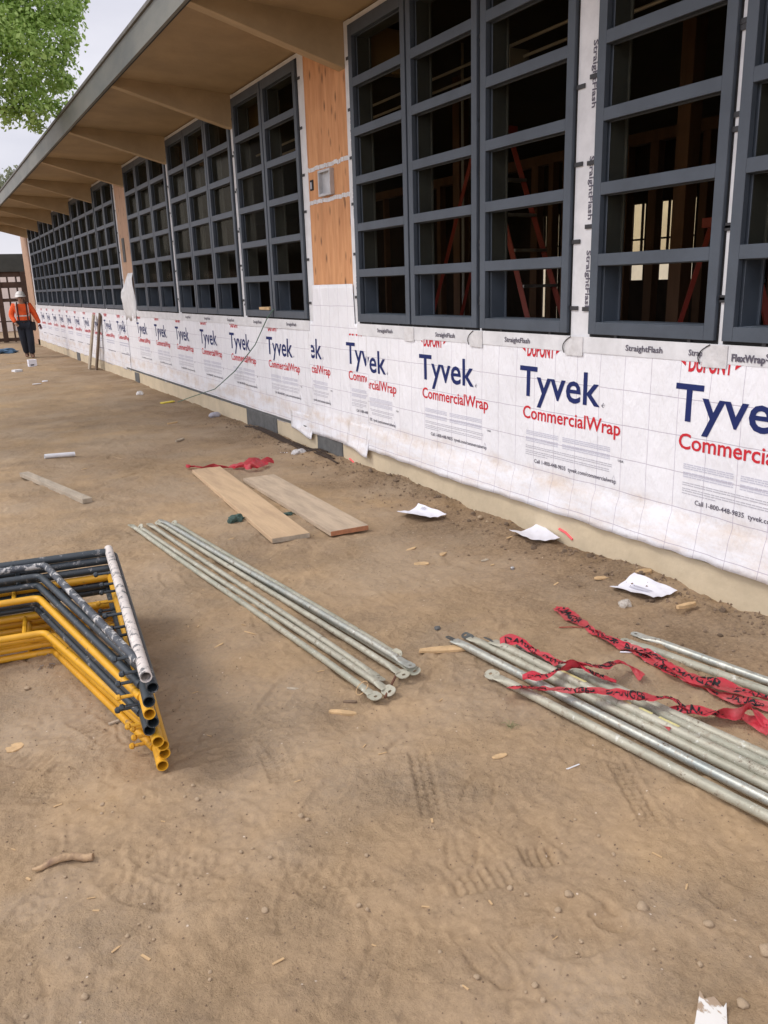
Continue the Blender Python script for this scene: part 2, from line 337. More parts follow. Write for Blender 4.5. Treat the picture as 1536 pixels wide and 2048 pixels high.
for q in range(110):
    STAMPS.append((random.uniform(-2.5, 3.0), random.uniform(2.8, 9), random.uniform(0, 6.28), random.uniform(.24, .34), random.uniform(.09, .13), random.choice(['plain', 'arc', 'heel']), random.uniform(.004, .010)))
def height(x, y):
    x = np.asarray(x, float); y = np.asarray(y, float)
    h = fbm(x*.7, y*.7, 0, 3)*.03+fbm(x*3.1, y*3.1, 3, 4)*.016+fbm(x*13, y*13, 6, 4)*.0065
    near = np.exp(-((y-2.)/5)**2)
    h = h+fbm(x*34, y*34, 2, 3)*.0052*(.3+near)
    r = fbm(x*2.2+1.5*fbm(x*1.1, y*1.1, 9, 2), y*7, 5, 3)         # scuffed ridges
    h = h+np.maximum(0, r-.10)*.032
    r2 = fbm(x*5+1.2*fbm(x*2.3, y*2.3, 1, 2), y*4.2, 13, 3); h = h-np.maximum(0, np.abs(r2)*-1+.05)*.06*(.4+near)
    for (cx, cy, a, L, W, kind, dep) in STAMPS:
        ca, sa = math.cos(a), math.sin(a); u = (x-cx)*ca+(y-cy)*sa; v2 = -(x-cx)*sa+(y-cy)*ca
        m = (np.abs(u) < L*.8) & (np.abs(v2) < W*1.0)
        if not m.any(): continue
        uu = u[m]/(L/2); vv = v2[m]/(W/2); e = uu**2*.9+vv**2 if kind in ('plain', 'zig', 'arc') else np.maximum(np.abs(uu), np.abs(vv))**2
        if kind == 'heel': e = np.where(uu > 0, uu**2+vv**2, np.maximum(np.abs(uu)*1.0, np.abs(vv))**2)
        ins = 1/(1+np.exp((e-1)*9)); pat = 1.
        if kind == 'bars': pat = .35+.65*(np.sin(u[m]*2*math.pi/.030) > -.1)
        if kind == 'blocks': pat = .25+.75*((np.sin(u[m]*2*math.pi/.030+2*np.abs(vv)) > -.2) & (np.abs(np.abs(vv)-.36) > .10))
        if kind == 'zig': pat = .45+.55*(np.sin((u[m]+.016*np.abs(np.sin(v2[m]*70)))*2*math.pi/.036) > 0)
        if kind == 'arc': ins = np.exp(-((e-1)/.25)**2)*(uu > -.2)
        rim = np.exp(-((e-1.35)/.3)**2)*.35
        h[m] += -dep*1.2*ins*pat+dep*1.2*rim
    # loose spoil thrown against the foundation
    b = np.clip((x-2.95-.25*fbm(x*0, y*1.3, 8, 3))/.42, 0, 1); b = b*b*(3-2*b)
    nearw = np.clip((12-y)/5, .15, 1)
    h = h+b*nearw*(.026+.05*fbm(x*2.5, y*2.5, 11, 4)+.03*fbm(x*11, y*11, 12, 3)*(b*(1-b)*3+.3))
    return h
def steps(pts):
    o = []
    for (a, b, s) in pts: o += list(np.arange(a, b, s))
    return np.array(o+[pts[-1][1]])
gx = steps([(-400, -60, 60), (-60, -12, 6), (-12, -3, .6), (-3, -.7, .04), (-.7, 2.5, .0085), (2.5, 3.52, .016), (3.52, 14, 1.2), (14, 60, 8), (60, 400, 60)])
gy = steps([(-300, -20, 40), (-20, -1, 2), (-1, .8, .12), (.8, 3.4, .008), (3.4, 6, .014), (6, 12, .03), (12, 30, .1), (30, 60, 2), (60, 500, 40)])
X, Y = np.meshgrid(gx, gy, indexing='ij'); Z = height(X.ravel().copy(), Y.ravel().copy())
co = np.stack([X.ravel(), Y.ravel(), Z], 1); nx, ny = len(gx), len(gy)
me = bpy.data.meshes.new('ground'); me.vertices.add(nx*ny); me.vertices.foreach_set('co', co.ravel())
ii = (np.arange(nx-1)[:, None]*ny+np.arange(ny-1)[None]).ravel(); q = np.stack([ii, ii+ny, ii+ny+1, ii+1], 1)
me.loops.add(q.size); me.loops.foreach_set('vertex_index', q.ravel().astype(np.int32)); me.polygons.add(len(q))
me.polygons.foreach_set('loop_start', np.arange(0, q.size, 4, dtype=np.int32)); me.update(calc_edges=True); me.shade_smooth()
me.materials.append(M_dirt); ground = bpy.data.objects.new('ground', me); C.objects.link(ground); ground['kind'] = 'structure'
def hz(x, y): return float(height(np.array([x]), np.array([y]))[0])
def GH(px, py, up=0):
    p = G(px, py); 
    for _ in range(3): p = G(px, py, hz(p.x, p.y))
    p.z += up; return p

# ------------------------------------------------------------------ the building
BX = 3.48            # outer wall plane
bld = empty('classroom_building', 'long single storey building under renovation, white wrap below tall grey windows and tan eaves', 'building', (BX, 15, 0))
K = .9914            # window faces stand 3 cm proud
wins = [(1.93, 2.84), (2.89, 3.80), (3.99, 4.91), (4.95, 5.86), (5.885, 6.81), (7.95, 8.865), (8.89, 9.80), (9.95, 10.87), (10.89, 11.80), (11.82, 12.72),
        (12.90, 13.83), (13.85, 14.73), (14.75, 15.62), (16.68, 17.6), (17.62, 18.52)]
for k in range(4):
    y0 = 18.62+2.91*k
    wins += [(y0, y0+.92), (y0+.94, y0+1.86), (y0+1.88, y0+2.78)]
wins = [(a*K, b*K) for a, b in wins]
ZS = [1.42+.0, 1.805, 2.19, 2.577, 2.963, 3.35]; WT = 3.735
ZS = [1.425, 1.806, 2.187, 2.568, 2.949, 3.33]; PH = .315
# core walls: low wall, piers between openings, header
mb = MB(); mb.box(BX+.02, BX+.16, -3, 30.9, -.3, 1.385)
prev = -3
for a, b in wins:
    if a+.03 > prev+.001: mb.box(BX+.02, BX+.11, prev, a+.03, 1.385, 3.70)
    prev = b-.03
mb.box(BX+.02, BX+.16, prev, 30.9, 1.385, 3.70); mb.box(BX+.02, BX+.16, -3, 30.9, 3.70, 3.80)
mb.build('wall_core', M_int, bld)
# windows
for wi, (a, b) in enumerate(wins):
    f = MB(); x0, x1 = BX-.03, BX+.005; fw = .062
    f.box(x0, x1, a, a+fw, 1.355, WT); f.box(x0, x1, b-fw, b, 1.355, WT)
    f.box(x0, x1, a+fw, b-fw, 1.355, ZS[0]); f.box(x0, x1, a+fw, b-fw, ZS[5]+PH, WT)
    for k in range(5): f.box(x0, x1, a+fw, b-fw, ZS[k]+PH, ZS[k+1])
    # stop behind the face, then the deep jamb and the thin inner lip
    for (i0, i1, ins) in ((x1, x1+.016, -.014), (x1+.016, BX+.135, .004), (BX+.135, BX+.150, .016)):
        f.box(i0, i1, a+.002, a+fw+ins, 1.357, WT-.002); f.box(i0, i1, b-fw-ins, b-.002, 1.357, WT-.002)
        f.box(i0, i1, a+fw+ins, b-fw-ins, 1.357, ZS[0]+min(ins, .004)*.6); f.box(i0, i1, a+fw+ins, b-fw-ins, ZS[5]+PH-min(ins, .004)*.6, WT-.002)
    for k in range(5): f.box(x1, x1+.014, a+fw-.012, b-fw+.012, ZS[k]+PH+.008, ZS[k+1]-.008); f.box(x1+.014, x1+.034, a+fw+.002, b-fw-.002, ZS[k]+PH-.004, ZS[k+1]+.001)
    fo = f.build('window', M_frame, bld, bevel=.0022)
    gl = MB()
    for k in range(1, 6):
        gl.box(BX+.026, BX+.030, a+fw+.004, b-fw-.004, ZS[k]+.002, ZS[k]+PH-.005)
    gl.build('glass', M_glass, fo)
    if a < 17:
        L = b-a
        for t in (.2, .74):
            s2 = MB(); yy = a+L*t+random.uniform(-.03, .03); s2.box(BX-.012, BX-.0075, yy-.011, yy+.011, 1.258, 1.354); s2.box(BX-.0199, BX-.0121, yy-.0105, yy+.0105, 1.34, 1.3535); s2.build('anchor_strap', M_strap, fo)
        for side in ((a, -1), (b, 1)):
            gap = min([abs(side[0]-o[0 if side[1] > 0 else 1]) for j, o in enumerate(wins) if j != wi]+[.6])
            if gap < .015: continue
            ln = min(.075, gap*.9)
            for zz in (1.52, 1.93, 2.34, 2.75, 3.16, 3.55):
                zz += random.uniform(-.05, .05); y1 = side[0]+side[1]*ln
                s2 = MB(); s2.box(BX-.0125, BX-.008, min(side[0], y1), max(side[0], y1), zz-.012, zz+.012); s2.build('anchor_strap', M_strap, fo)
# black sealant joints down the near side of every window, window head gap
mb = MB()
for a, b in wins:
    mb = MB(); mb.box(BX-.006, BX+.015, a-.011, a+.03, 1.340, WT+.012); mb.box(BX-.006, BX+.015, b-.03, b+.009, 1.340, WT+.012); mb.box(BX-.006, BX+.015, a+.03, b-.03, 1.340, 1.38); mb.box(BX-.006, BX+.015, a+.03, b-.03, WT-.03, WT+.012)
    mb.build('window_sealant', M_black, bld)
# white flashing: jamb strips, sill strip, head strip
mb = MB(); prev = -3.
gaps = []
for a, b in sorted(wins): gaps.append((prev, a)); prev = b
gaps.append((prev, 30.35))
PLY = [(6.905*K, 7.82*K), (15.70*K, 16.60*K)]
for a, b in gaps:
    if b-a < .012: continue
    hit = [q for q in PLY if a < (q[0]+q[1])/2 < b]
    for (s0, s1) in ([(a+.010, hit[0][0]+.02), (hit[0][1]-.02, b-.012)] if hit else [(a+.010, b-.012)]):
        if s1-s0 < .004: continue
        mb = MB(); mb.box(BX-.004, BX+.018, s0, s1, 1.33, 3.79); mb.build('jamb_flashing', M_flash, bld)
mb = MB(); mb.box(BX-.003, BX+.018, 1.6, 30.1, 3.75, 3.785); mb.build('head_flashing', M_flash, bld)
# beams, soffit, fascia, roof
def soff(x): return 3.80+(BX-x)*.06
YB = [6.87+2.906*k for k in range(-3, 9)]
for yb in YB:
    m = MB(); t = .115
    prof = [(BX+.6, soff(BX+.6)+.02), (BX+.6, 3.44), (BX, 3.44), (2.17, 3.795), (2.17, soff(2.17)+.01)]
    vs = [(x, yb, z) for x, z in prof]+[(x, yb+t, z) for x, z in prof]; k = len(prof)
    m.add(vs, [tuple(range(k)), tuple(range(2*k-1, k-1, -1))]+[(i, i+k, (i+1) % k+k, (i+1) % k) for i in range(k)])
    m.build('eave_beam', M_beam, bld, bevel=.004)
m = MB(); m.add([(2.16, -3, soff(2.16)), (BX+.02, -3, soff(BX)), (BX+.02, 31, soff(BX)), (2.16, 31, soff(2.16)), (2.16, -3, soff(2.16)+.1), (BX+.02, -3, 3.9), (BX+.02, 31, 3.9), (2.16, 31, soff(2.16)+.1)],
      [(0, 1, 2, 3), (7, 6, 5, 4), (0, 4, 5, 1), (1, 5, 6, 2), (2, 6, 7, 3), (3, 7, 4, 0)]); m.build('soffit', M_soffit, bld)
m = MB(); m.box(2.125, 2.155, -3, 31.05, 3.785, 4.02); fo = m.build('fascia_board', M_fascia, bld)
m = MB(); m.box(2.105, 2.20, -3, 31.07, 4.023, 4.055); m.build('drip_edge', M_roof, fo)
m = MB(); m.box(2.156, 2.175, -3, 31.0, 3.79, soff(2.17)-.004); m.build('drip_strip', M_black, fo)
m = MB(); m.add([(2.2, -3.4, 4.03), (11.7, -3.4, 4.15), (11.7, 31.1, 4.15), (2.2, 31.1, 4.03), (2.2, -3.4, 4.0), (11.7, -3.4, 3.93), (11.7, 31.1, 3.93), (2.2, 31.1, 4.0)],
      [(0, 1, 2, 3), (7, 6, 5, 4), (0, 4, 5, 1), (1, 5, 6, 2), (2, 6, 7, 3), (3, 7, 4, 0)]); m.build('roof', M_roof, bld)
# foundation and bare block patches
m = MB(); m.box(BX-.03, BX+.16, -3, 30.9, -.4, .205)
m.build('foundation', M_cream, bld, bevel=.006)
for (a, b, z1, dx) in ((7.17, 7.76, .235, .012), (8.90, 9.92, .215, .012), (15.85, 16.2, .19, .01), (22.4, 22.9, .2, .01)):
    m = MB(); m.box(BX-.03-dx, BX+.1, a, b, -.4, z1); m.build('bare_block', M_block, bld, bevel=.006)
m = MB(); m.box(BX-.034, BX+.1, 6.7, 16.9, .2055, .235); m.build('sill_band', M_block, bld)
# pink marking paint
mk = mat('marking_paint', (.85, .12, .13), .7)
for (yy, l, z0, z1) in ((3.90, .13, .06, .10), (6.95, .16, -.01, .05)):
    m = MB(); m.tube([(BX-.0335, yy-l/2, z0), (BX-.034, yy, (z0+z1)/2+.01), (BX-.0335, yy+l/2, z1)], .008, 6); m.build('marking_paint', mk, bld)
# plywood infill
def plypanel(a, b, z0, z1, mt, x=BX-.002):
    m = MB(); m.box(x, BX+.02, a, b, z0, z1); return m.build('plywood_panel', mt, bld)
pp = plypanel(PLY[0][0], PLY[0][1], 1.60, 3.79, M_ply); pq = plypanel(PLY[1][0], PLY[1][1], 1.60, 3.79, M_ply2)
plypanel(30.40, 32.0, -.1, 3.80, M_ply2, BX-.03)
m = MB()
for z in (2.74, 2.445):
    for i in range(26):
        y0 = PLY[0][0]+.006+i*(PLY[0][1]-PLY[0][0]-.012)/26; q = random.uniform(-.006, .006)
        m.box(BX-.0075, BX-.003, y0, y0+random.uniform(.022, .031), z-.018+q, z+.018+q)
m.build('perforated_strip', M_flash, pp)
m = MB(); y0, y1, z0, z1 = 7.17, 7.43, 2.475, 2.70
for bx in ((y0, y0+.02, z0, z1), (y1-.02, y1, z0, z1), (y0+.02, y1-.02, z0, z0+.02), (y0+.02, y1-.02, z1-.02, z1)): m.box(BX-.045, BX-.003, *bx)
m.box(BX-.008, BX-.003, y0+.02, y1-.02, z0+.02, z1-.02); m.build('metal_box', mat('galvanised_box', (.55, .55, .56), .45, .3, var=.25, vscale=9), pp)
m = MB(); m.box(BX-.006, BX-.003, 7.62, 7.70, 2.555, 2.65); m.build('outlet_hole', M_black, pp)
m = MB(); m.box(BX-.013, BX-.006, 7.645, 7.675, 2.57, 2.63); m.build('outlet_socket', M_metal, pp)
m = MB(); m.box(BX-.012, BX-.003, 16.02, 16.22, 2.2, 2.62); m.build('metal_box', M_block, pq)

# --- the printed wrap
def sheet(y0, y1, zt, zb, seed, flare, mt, x0=BX-.012, name='house_wrap', yst=.03):
    ys = np.arange(y0, y1+yst, yst); ys[-1] = y1; zf = np.linspace(0, 1, 38)
    V = []
    YY, FF = np.meshgrid(ys, zf, indexing='ij')
    bot = zb+.016*fbm(YY*.9, YY*0, seed, 4)+.012*vn(YY*9, YY*0, seed+2)
    top = np.where((YY < PLY[0][0]) | (YY > PLY[0][1]+.004), 1.335, zt); ZZ = bot+(top-bot)*FF
    XX = surf(YY, ZZ, seed, flare, x0)
    nx_, nz_ = YY.shape; m = MB()
    m.v = [tuple(p) for p in np.stack([XX.ravel(), YY.ravel(), ZZ.ravel()], 1)]
    m.f = [(i*nz_+j, i*nz_+j+1, (i+1)*nz_+j+1, (i+1)*nz_+j) for i in range(nx_-1) for j in range(nz_-1)]
    m.mi = [0]*len(m.f)
    o = m.build(name, mt, bld); o.data.shade_smooth()
    s = o.modifiers.new('thickness', 'SOLIDIFY'); s.thickness = .0012; s.offset = 1
    return o
def surf(Y_, Z_, seed, flare, x0):
    Y_ = np.asarray(Y_, float); Z_ = np.asarray(Z_, float)
    tight = np.clip((1.32-Z_)/.25, 0, 1)
    b = (.010*np.abs(fbm(Y_*1.1, Z_*.9, seed, 3))*1.6+.0045*np.abs(fbm(Y_*3.4+Z_*2, Z_*1.4, seed+3, 3))*1.6)*tight
    fold = .42+.05*vn(Y_*.8, Y_*0, seed+5)
    t = np.clip((fold-Z_)/.06, 0, 1)
    t2 = np.clip((fold-Z_)/.30, 0, 1.1)
    b = b+flare*(t2*.95+.25*t*(1-t2))+flare*.28*t2*vn(Y_*5, Z_*3, seed+6)+.006*t*vn(Y_*11, Z_*9, seed+7)
    return x0-b
near_s = (31, .058, BX-.016); mid_s = (33, .036, BX-.0145); far_s = (35, .012, BX-.012); far2_s = (37, .010, BX-.016)
SH = []
o1 = sheet(-3, 6.63, 1.34, .205, near_s[0], near_s[1], M_wrap, near_s[2]); o2 = sheet(6.60, 7.90, 1.685, .185, mid_s[0], mid_s[1], M_wrap2, mid_s[2], yst=.02)
o3 = sheet(7.84, 16.8, 1.34, .195, far_s[0], far_s[1], M_wrap, far_s[2], yst=.05); o4 = sheet(16.5, 30.4, 1.34, .185, far2_s[0], far2_s[1], M_wrap2, far2_s[2], yst=.08)
# raised hem and flaps where the sheets lap
def flap(pts, parent, name='torn_flap', seed=3):
    m = MB(); n_ = len(pts)
    m.add([Vector(p) for p in pts], [(i, i+1, i+3, i+2) for i in range(0, n_-2, 2)])
    o = m.build(name, M_wrap2, bld); s = o.modifiers.new('subd', 'SUBSURF'); s.levels = s.render_levels = 2; s2 = o.modifiers.new('thickness', 'SOLIDIFY'); s2.thickness = .0015
    o.data.shade_smooth(); return o
def corner(y0, y1, z0, z1, sheet_, name, lift):
    m = MB(); n_ = 10
    for i in range(n_+1):
        for j in range(n_+1):
            u = i/n_; v_ = j/n_; y = y0+(y1-y0)*u; z = z1+(z0+.05*u-z1)*v_-.012*math.sin(u*7)*v_
            x = float(surf(y, max(z, .18), *sheet_))-.003-lift*(v_**2)*(1-u*.8)-.006*math.sin(u*6+v_*4)*v_; m.v.append((x, y, z))
    m.f = [(i*(n_+1)+j, i*(n_+1)+j+1, (i+1)*(n_+1)+j+1, (i+1)*(n_+1)+j) for i in range(n_) for j in range(n_)]; m.mi = [0]*len(m.f)
    o = m.build(name, M_wrap2, bld); o.data.shade_smooth(); s = o.modifiers.new('thickness', 'SOLIDIFY'); s.thickness = .001
corner(6.57, 7.02, .14, .42, mid_s, 'loose_wrap_corner', .035)
corner(7.84, 8.46, .125, .36, far_s, 'loose_wrap_corner', .05)
# torn wrap hanging off the second plywood panel
m = MB(); rows = 9
for i in range(rows):
    t = i/(rows-1); z = 2.0-.85*t
    l = 15.72*K+.02*math.sin(i*1.7); r_ = (16.15+.5*min(1, t*1.6))*K+.06*math.sin(i*2.3)
    for j in range(6):
        s_ = j/5; m.v.append((BX-.012-.05*math.sin(t*3.1)*(.3+s_)-.02*math.sin(j*2.2+i), l+(r_-l)*s_, z))
m.f = [(i*6+j, i*6+j+1, (i+1)*6+j+1, (i+1)*6+j) for i in range(rows-1) for j in range(5)]; m.mi = [0]*len(m.f)
o5 = m.build('torn_wrap', M_flash, bld); s = o5.modifiers.new('thickness', 'SOLIDIFY'); s.thickness = .003; o5.data.shade_smooth()
m = MB(); m.box(BX-.006, BX+.018, PLY[1][0], PLY[1][1], 1.33, 1.62); m.build('jamb_flashing', M_flash, bld)

# lettering
_tc = {}
def text_geo(s, bold=0., res=3):
    k = (s, bold, res)
    if k in _tc: return _tc[k]
    cu = bpy.data.curves.new('lettering', 'FONT'); cu.body = s; cu.size = 1; cu.offset = bold; cu.resolution_u = res; cu.fill_mode = 'FRONT'
    ob = bpy.data.objects.new('lettering', cu); C.objects.link(ob); bpy.context.view_layer.update()
    me = ob.evaluated_get(bpy.context.evaluated_depsgraph_get()).to_mesh()
    vs = [(v.co.x, v.co.y) for v in me.vertices]; fs = [tuple(p.vertices) for p in me.polygons]
    ob.evaluated_get(bpy.context.evaluated_depsgraph_get()).to_mesh_clear(); bpy.data.objects.remove(ob); bpy.data.curves.remove(cu)
    xs = [v[0] for v in vs]; x0 = min(xs); vs = [(v[0]-x0, v[1]) for v in vs]; _tc[k] = (vs, fs, max(xs)-x0); return _tc[k]
def wall_text(m, s, yl, zb, width, cap, sheet_, bold=0., clip=None, off=.0035, res=3):
    """text on the wrap: left edge at yl, reading towards smaller y, baseline zb, cap height cap"""
    vs, fs, wd = text_geo(s, bold, res); capu = .70
    sx = width/wd; sz = cap/capu; seed, fl, x0 = sheet_
    Yv = np.array([yl-v[0]*sx for v in vs]); Zv = np.array([zb+v[1]*sz for v in vs])
    if clip:
        bm = bmesh.new(); bv = [bm.verts.new((0, a, b)) for a, b in zip(Yv, Zv)]
        for f in fs:
            try: bm.faces.new([bv[i] for i in f])
            except ValueError: pass
        for (axis, val, keep) in clip:
            co_ = (0, val, 0) if axis == 'y' else (0, 0, val); no_ = (0, 1, 0) if axis == 'y' else (0, 0, 1)
            bmesh.ops.bisect_plane(bm, geom=bm.verts[:]+bm.edges[:]+bm.faces[:], plane_co=co_, plane_no=no_, clear_outer=(keep == 'below'), clear_inner=(keep == 'above'))
        bm.verts.index_update(); Yv = np.array([v.co.y for v in bm.verts]); Zv = np.array([v.co.z for v in bm.verts]); fs = [tuple(v.index for v in f.verts) for f in bm.faces]; bm.free()
        if not fs: return
    Xv = surf(Yv, Zv, seed, fl, x0)-off
    m.add(np.stack([Xv, Yv, Zv], 1).tolist(), fs)
def logos(Ts, sheet_, parent, ztop=1.13, clip=None, detail=1):
    mb_, mr, mg, mk_, md = MB(), MB(), MB(), MB(), MB(); rr = random.Random(3)
    res = 3 if detail else 1
    for T in Ts:
        wall_text(mb_, 'Tyvek', T, ztop-.195, .76, .195, sheet_, .012, clip, res=res)
        wall_text(mr, 'CommercialWrap', T-.04, ztop-.345, .90, .083, sheet_, .014, clip, res=res)
        cl = (clip or [])+[('z', 1.243, 'below')]
        wall_text(mr, 'DUPONT', T-.07, ztop+.065, .27, .085, sheet_, .03, cl, res=res)
        wall_text(mr, '\u25C4' if False else '<', T-.015, ztop+.085, .035, .07, sheet_, .05, cl, res=res)
        wall_text(mr, '>', T-.355, ztop+.085, .035, .07, sheet_, .05, cl, res=res)
        if detail:
            wall_text(mk_, 'Call 1-800-448-9835  tyvek.com/commercialwrap', T-.17, ztop-.635, .75, .026, sheet_, .012, clip, res=2)
            wall_text(mk_, '\u00AE', T-.775, ztop-.205, .03, .035, sheet_, 0, clip, res=1)
            wall_text(mk_, 'USA', T-.93, ztop-.50, .045, .014, sheet_, .02, clip, res=1)
        # the small print reads as rows of grey dashes
        zz = ztop-.43
        def rows(m_, ya, yb, z0, nrow, pitch, hh, dens):
            for r_ in range(nrow):
                y = ya; z = z0-r_*pitch
                while y > yb:
                    L = rr.uniform(.012, .05) if detail else rr.uniform(.08, .2)
                    y1 = max(yb, y-L)
                    if not clip or all((c_[0] != 'y') or ((y < c_[1]) if c_[2] == 'below' else (y1 > c_[1])) for c_ in clip):
                        yy = np.array([y, y1, y1, y]); z4 = np.array([z, z, z+hh, z+hh]); xx = surf(yy, z4, *sheet_)-.003
                        m_.add(np.stack([xx, yy, z4], 1).tolist(), [(0, 1, 2, 3)])
                    y = y1-dens
        if detail:
            rows(mg, T-.08, T-.40, zz, 3, .011, .006, .004); rows(mg, T-.08, T-.40, zz-.045, 3, .011, .006, .004)
            rows(mg, T-.44, T-.86, zz, 3, .011, .006, .004); rows(mg, T-.44, T-.86, zz-.045, 3, .011, .006, .004)
            rows(md, T-.08, T-.88, zz-.10, 2, .012, .005, .004); rows(md, T-.08, T-.86, zz-.132, 2, .012, .005, .004); rows(md, T-.08, T-.3, zz-.158, 1, .012, .005, .004)
            # recycling triangle outline
            for (dy0, dz0, dy1, dz1) in ((-.02, -.03, .02, -.03), (.02, -.03, 0, .012), (0, .012, -.02, -.03)):
                yc = T-.9; zc = ztop-.60
                if clip and not all((c_[0] != 'y') or ((yc < c_[1]-.05) if c_[2] == 'below' else (yc > c_[1]+.05)) for c_ in clip): continue
                a_ = Vector((surf(yc+dy0, zc+dz0, *sheet_)-.004, yc+dy0, zc+dz0)); b_ = Vector((surf(yc+dy1, zc+dz1, *sheet_)-.004, yc+dy1, zc+dz1)); md.tube([a_, b_], .0009, 4)
        else:
            rows(mg, T-.08, T-.86, zz, 2, .045, .025, .01); rows(mk_, T-.15, T-.9, ztop-.635, 1, .1, .012, .01)
    for m_, mt_, nm in ((mb_, M_blue, 'blue_lettering'), (mr, M_red, 'red_lettering'), (mg, M_grey, 'pale_print'), (md, mat('ink_mid', (.47, .46, .50), .6), 'small_print'), (mk_, M_ink, 'contact_line')):
        if m_.f: m_.build(nm, mt_, parent)
logos([1.76, 3.08, 4.41, 5.71], near_s, o1); logos([7.03], near_s, o1, clip=[('y', 6.60, 'below')], ztop=1.115)
logos([7.03], mid_s, o2, 1.165, clip=[('y', 6.63, 'above')]); logos([8.34], mid_s, o2, 1.165, clip=[('y', 7.84, 'below')])
logos([9.11+1.315*k for k in range(6)], far_s, o3, 1.135); logos([17.0], far_s, o3, 1.135, clip=[('y', 16.55, 'above')])
logos([17.42+1.315*k for k in range(10)], far2_s, o4, 1.115, detail=0)
# sill flashing band with its lettering
m = MB(); rr = random.Random(5); y = 1.2
while y < 30.2:
    L = rr.uniform(1.0, 1.9)
    if not (6.80 < y < 7.0): pass
    y1 = min(30.2, y+L)
    for (s0, s1) in ((y, y1),):
        segs = []
        for q0, q1 in ((PLY[0][0]-.06, PLY[0][1]+.1), (PLY[1][0], PLY[1][1])):
            if s0 < q1 and s1 > q0: segs.append((q0, q1))
        parts_ = [(s0, s1)]
        for q0, q1 in segs:
            np_ = []
            for c0, c1 in parts_:
                if c0 < q0: np_.append((c0, min(c1, q0)))
                if c1 > q1: np_.append((max(c0, q1), c1))
            parts_ = np_
        for c0, c1 in parts_:
            if c1-c0 > .02: m.box(BX-.024+rr.uniform(0, .0015), BX-.014, c0, c1, 1.240+rr.uniform(-.006, .006), 1.338)
    y = y1+.0005
o6 = m.build('sill_flashing', M_flash, bld)
flat = (99, 0., BX-.0215); z0s = lambda: None
def flat_text(m_, s, yl, zb, width, cap, bold=.02, clip=None, x=BX-.0262):
    vs, fs, wd = text_geo(s, bold, 2); m_.add([(x, yl-a*width/wd, zb+b*cap/.7) for a, b in vs], fs)
m = MB()
for a, b in wins[:10]: flat_text(m, 'StraightFlash', (a+b)/2+.16+rr.uniform(-.06, .06), 1.275, .27, .032)
for yl in (3.93, 2.86, 4.93): flat_text(m, 'NF', yl-.03, 1.262, .055, .030, .03); 
flat_text(m, 'Strap', 3.015, 1.275, .09, .03, .02); flat_text(m, 'FlexWrap', 2.75, 1.262, .19, .034, .04)
m.build('flashing_lettering', M_ink, o6)
# patches of tape at the sill corners
m = MB()
for yc in (3.90, 2.865, 4.93, 5.87): 
    m.box(BX-.0275, BX-.0255, yc-.09, yc+.06, 1.222, 1.335)
m.build('corner_patch', mat('corner_patch_tape', (.68, .67, .67), .35, var=.2, vscale=16, bump=.6, bscale=20), o6)
m = MB()
for yc in (3.90, 2.865, 4.93):
    m.tube([(BX-.030, yc+.015+.07*math.sin(t*.32), 1.335-.011*t-.0012*t*t*.4) for t in range(8)], .003, 5)
m.build('curled_tape_edge', M_strap, o6)
# vertical lettering on the wide jamb strip
m = MB()
def vert_text(m_, s, yb, zt_, length, cap, x=BX-.0062):
    vs, fs, wd = text_geo(s, .02, 2); m_.add([(x, yb-b*cap/.7, zt_-a*length/wd) for a, b in vs], fs)
for zt_ in (3.50, 2.93, 2.34, 1.83): vert_text(m, 'StraightFlash', 3.825, zt_, .34, .035)
for zt_ in (3.05, 2.5, 1.75): vert_text(m, 'StraightFlash', 6.80, zt_, .26, .022)
for zt_ in (3.2, 2.6, 1.9): vert_text(m, 'StraightFlash', 4.895, zt_, .26, .014)
m.build('flashing_lettering', M_ink, bld)

# --- inside the building
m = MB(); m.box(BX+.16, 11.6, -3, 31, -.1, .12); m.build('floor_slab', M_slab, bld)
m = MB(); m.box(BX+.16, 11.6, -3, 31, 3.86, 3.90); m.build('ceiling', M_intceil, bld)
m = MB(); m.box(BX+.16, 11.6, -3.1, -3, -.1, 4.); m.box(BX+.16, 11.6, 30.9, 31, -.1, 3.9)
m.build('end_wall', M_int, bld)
m = MB()   # back wall: a clerestory row towards the near end and one doorway
ops = [(13.76, 14.0, .9), (13.38, 13.56, .2), (11.10, 11.51, 1.6), (10.50, 10.85, 1.6), (10.0, 10.27, 1.6), (9.50, 9.75, 1.6), (8.7, 9.1, 1.6), (7.9, 8.3, 1.6), (7.1, 7.5, 1.6), (6.3, 6.7, 1.6)]; yy = 31
for a, b, z_ in ops:
    m.box(11.4, 11.55, b, yy, -.1, 2.9); yy = a; m.box(11.4, 11.55, a, b, -.1, z_)
    m.box(11.43, 11.5, a, b, 1.86, 1.98); m.box(11.44, 11.48, a, b, 2.28, 2.31); m.box(11.44, 11.48, a+.10, a+.13, 1.98, 2.9)
m.box(11.4, 11.55, -3, yy, -.1, 2.9); m.box(11.4, 11.55, -3, 31, 2.9, 3.9)
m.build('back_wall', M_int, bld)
for y, w_ in ((2.6, .05), (3.2, .05), (3.8, .05), (4.4, .1), (5.0, .05), (5.5, .05), (5.98, .12), (6.36, .10), (6.67, .12), (7.06, .12), (7.50, .12), (8.1, .1), (8.52, .12), (8.82, .09), (9.12, .14), (9.9, .05), (10.7, .05), (11.5, .1), (12.4, .05), (13.3, .05)):
    m = MB(); m.box(7.4, 7.5, y, y+w_, .12, 3.1); m.build('wall_stud', M_stud, bld)
m = MB(); m.box(7.39, 7.51, 1.5, 14, 3.1, 3.22); m.build('top_plate', M_stud, bld)
for yy in (5.03, 8.3, 10.6): m = MB(); m.box(5.6, 5.73, yy, yy+.13, .12, 3.86); m.build('timber_post', M_stud, bld)
